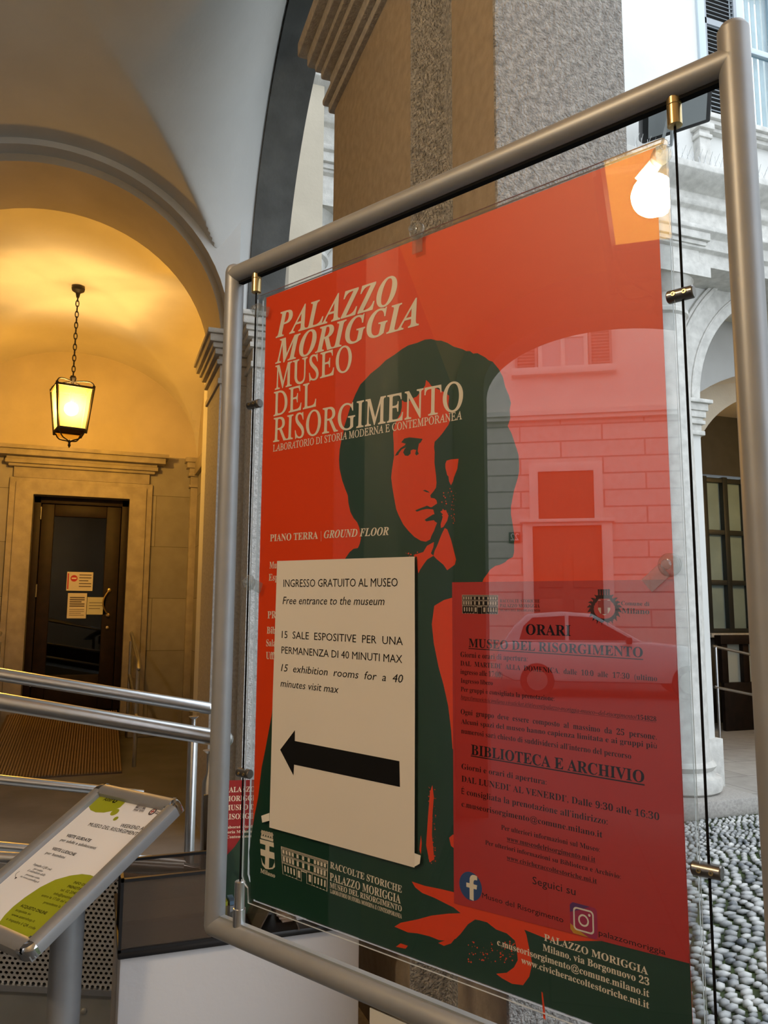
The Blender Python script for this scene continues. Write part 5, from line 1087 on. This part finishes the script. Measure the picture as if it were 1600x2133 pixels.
bm = BM(); poly(bm, [(cx - .0045, cy - .001), (cx + .0045, cy - .001), (cx + .0045, cy + .001), (cx - .0045, cy + .001)], .0016); poly(bm, [(cx - .001, cy - .006), (cx + .001, cy - .006), (cx + .001, cy + .006), (cx - .001, cy + .006)], .0016); flat('crest_cross', bm, RED_S, sheet)
bm = BM(); put_text(bm, 'Comune di', 'b', cx + .0085, cy + .0012, cx + .022, cy + .0002, .0026, .0013); put_text(bm, 'Milano', 'b', cx + .0085, cy - .003, cx + .022, cy - .004, .003, .0013); flat('crest_caption', bm, INK, sheet)

# ------------------------------------------------------------------ white plinth with leaflet tray
root = empty('display_plinth', 'white laminate plinth behind the lower left of the tube frame', 'plinth', (.285, 1.65, 0))
bm = BM(); box(bm, -.218, .216, -.15, .15, 0, .91); obj('plinth_body', bm, WHITE_L, root, bevel=.004)
tray = empty('black_tray', 'flat black tray lying on top of the white plinth', 'tray', (.285, 1.65, .91))
bm = BM(); box(bm, -.222, .222, -.158, .15, 0, .012); obj('tray_base', bm, BLACK, tray, bevel=.003)
root = empty('smoked_box', 'smoked clear box with black edges on the left end of the black tray', 'box', (.15, 1.56, .922))
bm = BM(); box(bm, -.083, .09, -.066, -.063, 0, .118); obj('front_pane', bm, SMOKE, root)
bm = BM(); box(bm, -.083, .09, .05, .053, 0, .118); obj('back_pane', bm, SMOKE, root)
bm = BM(); box(bm, -.080, .088, -.060, .048, .0, .04); obj('card_stack', bm, mat('brown_card', (.20, .14, .09), .7, var=.12, vscale=14), root)
bm = BM()
for z in (0, .115): box(bm, -.087, .093, -.070, -.062, z, z + .005); box(bm, -.087, .093, .048, .056, z, z + .005)
for x in (-.087, .088):
    for z in (0, .115): box(bm, x, x + .005, -.07, .056, z, z + .005)
    box(bm, x, x + .005, -.070, -.062, 0, .12); box(bm, x, x + .005, .048, .056, 0, .12)
obj('black_edging', bm, BLACK, root)

# leaflets on the tray
bro = empty('museum_leaflet', 'red and green museum leaflet leaning upright behind the lower left of the tube frame', 'leaflet', matrix=plane((.235, 1.60, .925), (1, -.18, 0), (-.03, .28, 1)))
bm = BM(); box(bm, .0, .115, 0, .245, -.002, 0); obj('cover', bm, mat('leaflet_red', (.34, .012, .02), .4), bro)
bm = BM(); poly(bm, [(0, .0), (.115, .0), (.115, .17), (.085, .165), (.06, .148), (.04, .12), (.02, .10), (0, .085)], .0004); flat('green_field', bm, GR, bro)
bm = BM()
for k, s in enumerate(('PALAZZO', 'MORIGGIA', 'MUSEO DEL', 'RISORGIMENTO')):
    put_text(bm, s, 'b', .018, .222 - k * .017, .018 + .0085 * len(s), .222 - k * .017, .010, .0006)
for k, s in enumerate(('Laboratorio di', 'Storia Moderna', 'e Contemporanea')):
    put_text(bm, s, 'b', .018, .154 - k * .009, .018 + .0042 * len(s), .154 - k * .009, .005, .0006)
flat('lettering', bm, CREAM, bro)
bm = BM(); poly(bm, [(.012, .02), (.016, .02), (.016, .032), (.012, .032)], .0007); flat('tricolour_mark', bm, WHT, bro)
bm = BM(); poly(bm, [(.016, .02), (.020, .02), (.020, .032), (.016, .032)], .0007); flat('tricolour_mark', bm, RED_S, bro)
st = empty('leaflet_support', 'dark easel wedge holding the red leaflet upright on the black tray', 'stand', (.28, 1.68, .922))
bm = BM(); prism(bm, [(0, 0), (.06, 0), (.05, .20), (.042, .20)], 'X', -.05, .06); obj('easel', bm, BLACK, st, bevel=.002)
tent = empty('tent_card_holder', 'clear tent shaped card holder on the black tray', 'card holder', (.348, 1.545, .922))
bm = BM(); prism(bm, [(-.05, 0), (-.047, 0), (.002, .085), (-.001, .085)], 'Y', -.06, .06); prism(bm, [(.03, 0), (.033, 0), (.002, .085), (-.001, .085)], 'Y', -.06, .06); obj('sheet', bm, SMOKE, tent)
for k in range(3):
    o = empty('printed_flyer', ('top', 'middle', 'bottom')[k] + ' flyer of the small white stack on the black tray', 'flyer', (.415, 1.58, .922 + .004 * (2 - k)), math.radians(-8 + 6 * k), group='flyers stacked on the tray')
    bm = BM(); box(bm, -.06, .055, -.045, .06, 0, .0036); obj('paper', bm, PAPER_C, o)
    bm = BM()
    for j in range(9): poly(bm, [(-.052, .052 - j * .010), (.047 - .01 * (j % 3), .052 - j * .010), (.047 - .01 * (j % 3), .0555 - j * .010), (-.052, .0555 - j * .010)], .0038)
    flat('printed_lines', bm, mat('blue_grey_print', (.25, .26, .40), .6) if k == 0 else INK_G, o)
hd = empty('card_box', 'small holder of pale cards on the black tray behind the tube frame post', 'card holder', (.245, 1.54, .922))
bm = BM(); box(bm, -.02, .03, -.02, .02, 0, .045); obj('holder', bm, SMOKE, hd, bevel=.002)
for k in range(3):
    bm = BM(); box(bm, -.016 + k * .014, -.006 + k * .014, -.017, .017, .003, .052); obj('card', bm, (PAPER_C, LIME, mat('blue_card', (.12, .22, .34), .5))[k], hd)

# ------------------------------------------------------------------ tube frame with hung acrylic poster holder
OP = Vector((.1852, .9536, 1.9009))
AZ = math.radians(-60.55)
MP = plane(OP, (math.cos(AZ), math.sin(AZ), 0), (0, 0, 1))
base = MP @ Vector((.255, 0, 0)); base.z = 0
root = empty('display_stand', 'grey tube frame stand with two black cables holding the large orange poster', 'display frame', base, AZ)
INVB = root.matrix_basis.inverted() if False else (Matrix.Translation(base) @ Matrix.Rotation(AZ, 4, 'Z')).inverted()
def P(bm): bmesh.ops.transform(bm, matrix=INVB @ MP, verts=bm.verts); return bm
R = .0125
LX, RX = -.066, .5745
TOPL, TOPR, BOTL = .048, .048, -.775
bm = BM(); tube(bm, [(LX, BOTL, 0), (LX, .052, 0)], R, 28, ball=True); obj('post', P(bm), ALU, root)
bm = BM(); tube(bm, [(RX, -1.895, 0), (RX, .074, 0)], R, 28); lathe(bm, [(R, .074), (R * 1.0, .0745), (R * .8, .079), (R * .1, .080)], 28, (RX, 0, 0), (0, 1, 0)); obj('post', P(bm), ALU, root)
bm = BM(); tube(bm, [(LX, TOPL, 0), (RX, TOPR, 0)], R, 28); obj('top_rail', P(bm), ALU, root)
bm = BM(); tube(bm, [(LX, BOTL, 0), (RX, BOTL, 0)], R, 28); obj('bottom_rail', P(bm), ALU, root)
bm = BM(); box(bm, LX + .013, RX - .012, TOPL - R - .0025, TOPL - R + .002, -.004, .003); obj('rail_strip', P(bm), CABLE, root)  # matte black strip standing in for the shadow groove under the rail
bm = BM(); box(bm, LX + .013, RX - .012, BOTL + R - .002, BOTL + R + .0015, -.004, .003); obj('rail_strip', P(bm), STEEL_D, root)
bm = BM(); tube(bm, [(.30, -1.895, 0), (.30, BOTL, 0)], R, 24); obj('support_leg', P(bm), ALU, root)
for x in (.30, RX):
    bm = BM(); box(bm, x - .05, x + .05, -1.9009, -1.893, -.22, .22); obj('foot_plate', P(bm), STEEL_D, root, bevel=.003)
for x in (-.0205, .5242):
    bm = BM(); tube(bm, [(x, TOPL - R - .02, 0), (x, BOTL + R + .03, 0)], .0011, 8); obj('cable', P(bm), CABLE, root)
    bm = BM(); lathe(bm, [(.0045, 0), (.0062, .0006), (.0062, .0085), (.0056, .009), (.0062, .0095), (.0062, .027), (.0045, .028)], 20, (x, TOPL - R + .004, 0), (0, -1, 0)); obj('cable_top_fitting', P(bm), BRASS, root)
    bm = BM(); lathe(bm, [(.0075, 0), (.0075, .022), (.0062, .0225), (.0062, .052), (.005, .053)], 20, (x, BOTL + R - .005, 0), (0, 1, 0)); obj('cable_tension_rod', P(bm), STEEL, root)
hold = empty('poster_holder', 'clear acrylic sheets clamped to the cables around the orange poster', 'poster holder', base, AZ)
def sheet_outline(x0, x1, y0, y1):
    c = .004
    return [(x0 + c, y1), (x1 - c, y1), (x1, y1 - c), (x1, y0), (x0 + .012, y0), (x0 + .010, y0 + .016), (x0 + .004, y0 + .02), (x0, y0 + .027), (x0, y1 - c)]
def acryl(name, outline, z0, z1, mt):
    bm = BM()
    fs = prism(bm, outline, 'Z', z0, z1)
    for f in fs[2:]: f.material_index = 1
    obj(name, P(bm), [mt, ACRY_E], hold)
acryl('front_sheet', sheet_outline(-.0135, .5185, -.7345, .004), .0016, .0036, ACRY)
acryl('back_sheet', sheet_outline(-.0095, .5150, -.7325, .0035), -.0042, -.0018, ACRY_H)
for x, s in ((-.0205, 1), (.5242, -1)):
    for y in (-.1375, -.5915):
        bm = BM()
        lathe(bm, [(.0045, -.0105), (.0055, -.0095), (.0055, .0105), (.0048, .0115)], 20, (x + s * .002, y, 0), (1, 0, 0)); ob = obj('cable_clamp', P(bm), mat('clamp_metal', (.20, .19, .18), .3, .9) if 'clamp_metal' not in bpy.data.materials else bpy.data.materials['clamp_metal'], hold)
        for dx in (-.004, .005):
            bm = BM(); lathe(bm, [(.0018, .0045), (.0018, .0062), (.0010, .0062), (.0009, .005)], 12, (x + s * .002 + dx, y, 0), (0, 0, 1)); obj('grub_screw', P(bm), BRASS, ob)
for (x, y, a) in ((-.010, -.016, 1), (.249, .006, 0), (.5135, -.013, 2), (-.0115, -.364, 1), (.506, -.361, 2)):
    bm = BM()
    lathe(bm, [(.0085, .0038), (.0095, .0045), (.0095, .0060), (.0075, .0090), (.004, .0105), (.0, .0108)], 20, (x, y, 0), (0, 0, 1))
    lathe(bm, [(.0035, .0108), (.0045, .013), (.0035, .0155), (.0, .016)], 14, (x, y, 0), (0, 0, 1))
    dx, dy = (0, -.014) if a == 0 else ((.011, -.004) if a == 1 else (-.012, -.010))
    obox(bm, (x + dx, y + dy, .0045), (dx, dy, 0), (-dy, dx, 0), (0, 0, 1), .010, .0065, .0008)
    obj('suction_clip', P(bm), SUCT, hold)

# ---- the poster between the sheets
pos = empty('exhibition_poster', 'large orange and green museum poster with a portrait inside the acrylic holder', 'poster', matrix=MP)
bm = BM(); box(bm, 0, .5068, -.7296, 0, -.0006, 0); obj('sheet', bm, OR, pos)
bm = BM(); poly(bm, mm(ART['green']), .0001); flat('green_figure', bm, GR, pos)
bm = BM()
for l in ART['orange']: poly(bm, mm(l), .0002)
for l in ART['speck']: poly(bm, mm(l), .00022)
flat('orange_features', bm, OR, pos)
bm = BM()
for l in ART['dark']: poly(bm, mm(l), .0003)
flat('face_features', bm, GR, pos)
bm = BM()
for g, st, s, x0, y0, x1, y1, cap in ART['text']:
    if g == 'poster': put_text(bm, s, st, x0 / 1000, -y0 / 1000, x1 / 1000, -y1 / 1000, cap / 1000, .0004, 4 if cap > 20 else 2)
flat('lettering', bm, CREAM, pos)
bm = BM(); icon(bm, mm(ART['icon_white']), .0004); flat('palace_emblem', bm, CREAM, pos)
S = mm(ART['shield'])
bm = BM(); poly(bm, S, .0004)
C = mm(ART['crown'])
n = 9
for k in range(5):
    u0 = .04 + k * .2
    x0 = C[3][0] + (C[2][0] - C[3][0]) * u0; x1 = C[3][0] + (C[2][0] - C[3][0]) * (u0 + .12)
    yb, yt = C[3][1] + (C[2][1] - C[3][1]) * u0, C[0][1] + (C[1][1] - C[0][1]) * u0
    h = yt - yb
    poly(bm, [(x0, yb + h * .35), (x1, yb + h * .35), (x1, yt - h * .05), (x0, yt)], .0004)
    poly(bm, [(x0 - .001, yt - h * .2), (x1 + .001, yt - h * .2), (x1 + .001, yt - h * .32), (x0 - .001, yt - h * .32)], .0004)
poly(bm, [(C[3][0], C[3][1]), (C[2][0], C[2][1]), (C[2][0], C[2][1] + .003), (C[3][0], C[3][1] + .003)], .0004)
poly(bm, [(C[3][0] + .001, C[3][1] + .005), (C[2][0] - .001, C[2][1] + .005), (C[2][0] - .001, C[2][1] + .009), (C[3][0] + .001, C[3][1] + .009)], .0004)
flat('city_crest', bm, CREAM, pos)
bm = BM()
x0 = min(p[0] for p in S); x1 = max(p[0] for p in S); y0 = min(p[1] for p in S); y1 = max(p[1] for p in S)
cxx = (x0 + x1) / 2; cyy = y1 - .46 * (y1 - y0); ww = .13 * (x1 - x0)
e = .0009
for q in ([(x0 + e, y1 - .005), (cxx - ww, y1 - .005), (cxx - ww, cyy + ww), (x0 + e, cyy + ww)], [(cxx + ww, y1 - .005), (x1 - e, y1 - .005), (x1 - e, cyy + ww), (cxx + ww, cyy + ww)],
          [(x0 + e, cyy - ww), (cxx - ww, cyy - ww), (cxx - ww, y0 + .0035), (x0 + .006, y0 + .006), (x0 + .002, y0 + .014)], [(cxx + ww, cyy - ww), (x1 - e, cyy - ww), (x1 - e, y0 + .010), (x1 - .004, y0 + .004), (cxx + ww, y0 + .002)]):
    poly(bm, q, .0006)
flat('crest_quarters', bm, GR, pos)

# ---- red notice inside the holder
red = empty('red_hours_notice', 'red opening hours notice in the lower right corner of the orange poster', 'notice', matrix=MP)
Rr = mm(ART['red'])
bm = BM(); prism(bm, Rr, 'Z', .0007, .0009); obj('sheet', bm, REDP, red)
bm = BM()
for g, st, s, x0, y0, x1, y1, cap in ART['text']:
    if g == 'red': put_text(bm, s, st, x0 / 1000, -y0 / 1000, x1 / 1000, -y1 / 1000, cap / 1000, .0010)
for l in ART['underline']: poly(bm, mm(l), .0010)
flat('lettering', bm, INK_R, red)
Q = mm(ART['icon_red'])
bm = BM(); poly(bm, Q, .00095); flat('palace_emblem_ground', bm, INK_R, red)
bm = BM(); icon(bm, Q, .00105); flat('palace_emblem', bm, mat('emblem_cream', (.55, .45, .38), .6), red)
S = mm(ART['crest_red'])
x0 = min(p[0] for p in S); x1 = max(p[0] for p in S); y0 = min(p[1] for p in S); y1 = max(p[1] for p in S)
cx, cy = (x0 + x1) / 2, (y0 + y1) / 2
bm = BM()
for s in (-1, 1):
    for k in range(9):
        a = math.radians(-80 + 17 * k)
        px, py = cx + s * (x1 - x0) * 1.02 * math.cos(a), cy - .001 + (y1 - y0) * .78 * math.sin(a)
        poly(bm, [(px + s * .0032 * math.cos(a + .9), py + .0032 * math.sin(a + .9)), (px + s * .0016 * math.cos(a + 2.3), py + .0016 * math.sin(a + 2.3)), (px - s * .004 * math.cos(a + .9), py - .004 * math.sin(a + .9)), (px - s * .0016 * math.cos(a + 2.3), py - .0016 * math.sin(a + 2.3))], .00102)
        poly(bm, [(px, py), (px + s * .0045 * math.cos(a), py + .0045 * math.sin(a)), (px + s * .002 * math.cos(a + .5), py + .003)], .00101)
cw = (x1 - x0) / 5
for k in range(5): poly(bm, [(x0 + cw * (k + .15), y1 + .003), (x0 + cw * (k + .85), y1 + .003), (x0 + cw * (k + .95), y1 + .009), (x0 + cw * (k + .05), y1 + .009)], .00102)
poly(bm, [(x0 - .001, y1 + .001), (x1 + .001, y1 + .001), (x1 + .001, y1 + .004), (x0 - .001, y1 + .004)], .00102)
flat('crest_wreath', bm, INK_R, red)
bm = BM(); poly(bm, S, .00104); flat('crest_shield', bm, mat('crest_white', (.62, .55, .52), .6), red)
bm = BM(); poly(bm, [(x0, cy), (x1, cy), (x1, cy + .006), (x0, cy + .006)], .00106); poly(bm, [(cx - .003, y0 + .001), (cx + .003, y0 + .001), (cx + .003, y1), (cx - .003, y1)], .00107); flat('crest_cross', bm, mat('crest_red', (.30, .01, .01), .5), red)
c, l_, t_ = mm(ART['fb'])
r = .0125
bm = BM(); poly(bm, disc(*c, r, n=40), .00104); flat('round_badge', bm, FBB, red)
bm = BM()
cx, cy = c[0] + .0012, c[1]
fpts = [(-.0022, -.0115), (.0022, -.0120), (.0022, -.0015), (.0055, -.0015), (.0061, .0024), (.0022, .0024), (.0022, .0045), (.0028, .0060), (.0042, .0066), (.0062, .0066), (.0062, .0102), (.0036, .0107), (.0010, .0104), (-.0010, .0090), (-.0020, .0068), (-.0022, .0024), (-.0058, .0024), (-.0058, -.0015), (-.0022, -.0015)]
poly(bm, [(cx + x, cy + y) for x, y in fpts], .00106); flat('badge_letter', bm, CREAM, red)
G = mm(ART['ig'])
gx = sum(p[0] for p in G) / 4; gy = sum(p[1] for p in G) / 4
def rsq(cx, cy, h, r, n=6):
    o = []
    for sx, sy, a0 in ((1, 1, 0), (-1, 1, 90), (-1, -1, 180), (1, -1, 270)):
        for k in range(n + 1):
            a = math.radians(a0 + 90 * k / n); o.append((cx + sx * (h - r) + r * math.cos(a), cy + sy * (h - r) + r * math.sin(a)))
    return o
bm = BM(); poly(bm, rsq(gx, gy, .0122, .003), .00104); flat('square_badge', bm, IG2, red)
bm = BM(); poly(bm, [(gx - .0122, gy + .004), (gx - .0122, gy + .0095), (gx - .0095, gy + .0122), (gx + .006, gy + .0122), (gx - .002, gy + .008)], .00105); flat('badge_purple_corner', bm, IG1, red)
bm = BM(); poly(bm, [(gx - .0122, gy - .005), (gx - .0122, gy - .0095), (gx - .0095, gy - .0122), (gx + .004, gy - .0122), (gx - .004, gy - .009)], .00105); flat('badge_yellow_corner', bm, IG3, red)
bm = BM()
def ring(bm, o, i, z):
    n = len(o)
    A = [bm.verts.new((*p, z)) for p in o]; B = [bm.verts.new((*p, z)) for p in i]
    for k in range(n): bm.faces.new((A[k], A[(k + 1) % n], B[(k + 1) % n], B[k]))
ring(bm, rsq(gx, gy, .0092, .0032), rsq(gx, gy, .0079, .0024), .00107)
ring(bm, disc(gx, gy, .0048, n=28), disc(gx, gy, .0034, n=28), .00107)
poly(bm, disc(gx + .0053, gy + .0053, .0011, n=14), .00107)
flat('camera_outline', bm, WHT, red)

# ---- white notice taped on the outside
wn = empty('white_entrance_notice', 'white free entrance notice with a black arrow taped on the orange poster', 'notice', matrix=MP)
Wp = mm(ART['white'])
bm = BM(); prism(bm, Wp, 'Z', .0040, .0043); obj('sheet', bm, PAPER, wn)
bm = BM()
for g, st, s, x0, y0, x1, y1, cap in ART['text']:
    if g == 'white': put_text(bm, s, st, x0 / 1000, -y0 / 1000, x1 / 1000, -y1 / 1000, cap / 1000, .0045)
flat('lettering', bm, INK, wn)
bm = BM(); poly(bm, mm(ART['arrow']), .0045); flat('arrow', bm, INK, wn)
for l in ART['tape']:
    bm = BM(); poly(bm, mm(l), .0042); flat('tape', bm, mat('white_tape', (.75, .72, .66), .4) if 'white_tape' not in bpy.data.materials else bpy.data.materials['white_tape'], wn)

# clear leaflet pocket hooked under the bottom rail
pk = empty('leaflet_pocket', 'whitish clear pocket hanging under the bottom rail of the tube frame', 'pocket', matrix=MP)
bm = BM(); box(bm, .188, .30, -.90, -.789, .002, .004); obj('pocket_sheet', bm, mat('whitish_acrylic', (.62, .62, .60), .2, coat=.5), pk, bevel=.0006)
bpy.data.objects.remove(_to); bpy.data.curves.remove(_tc)
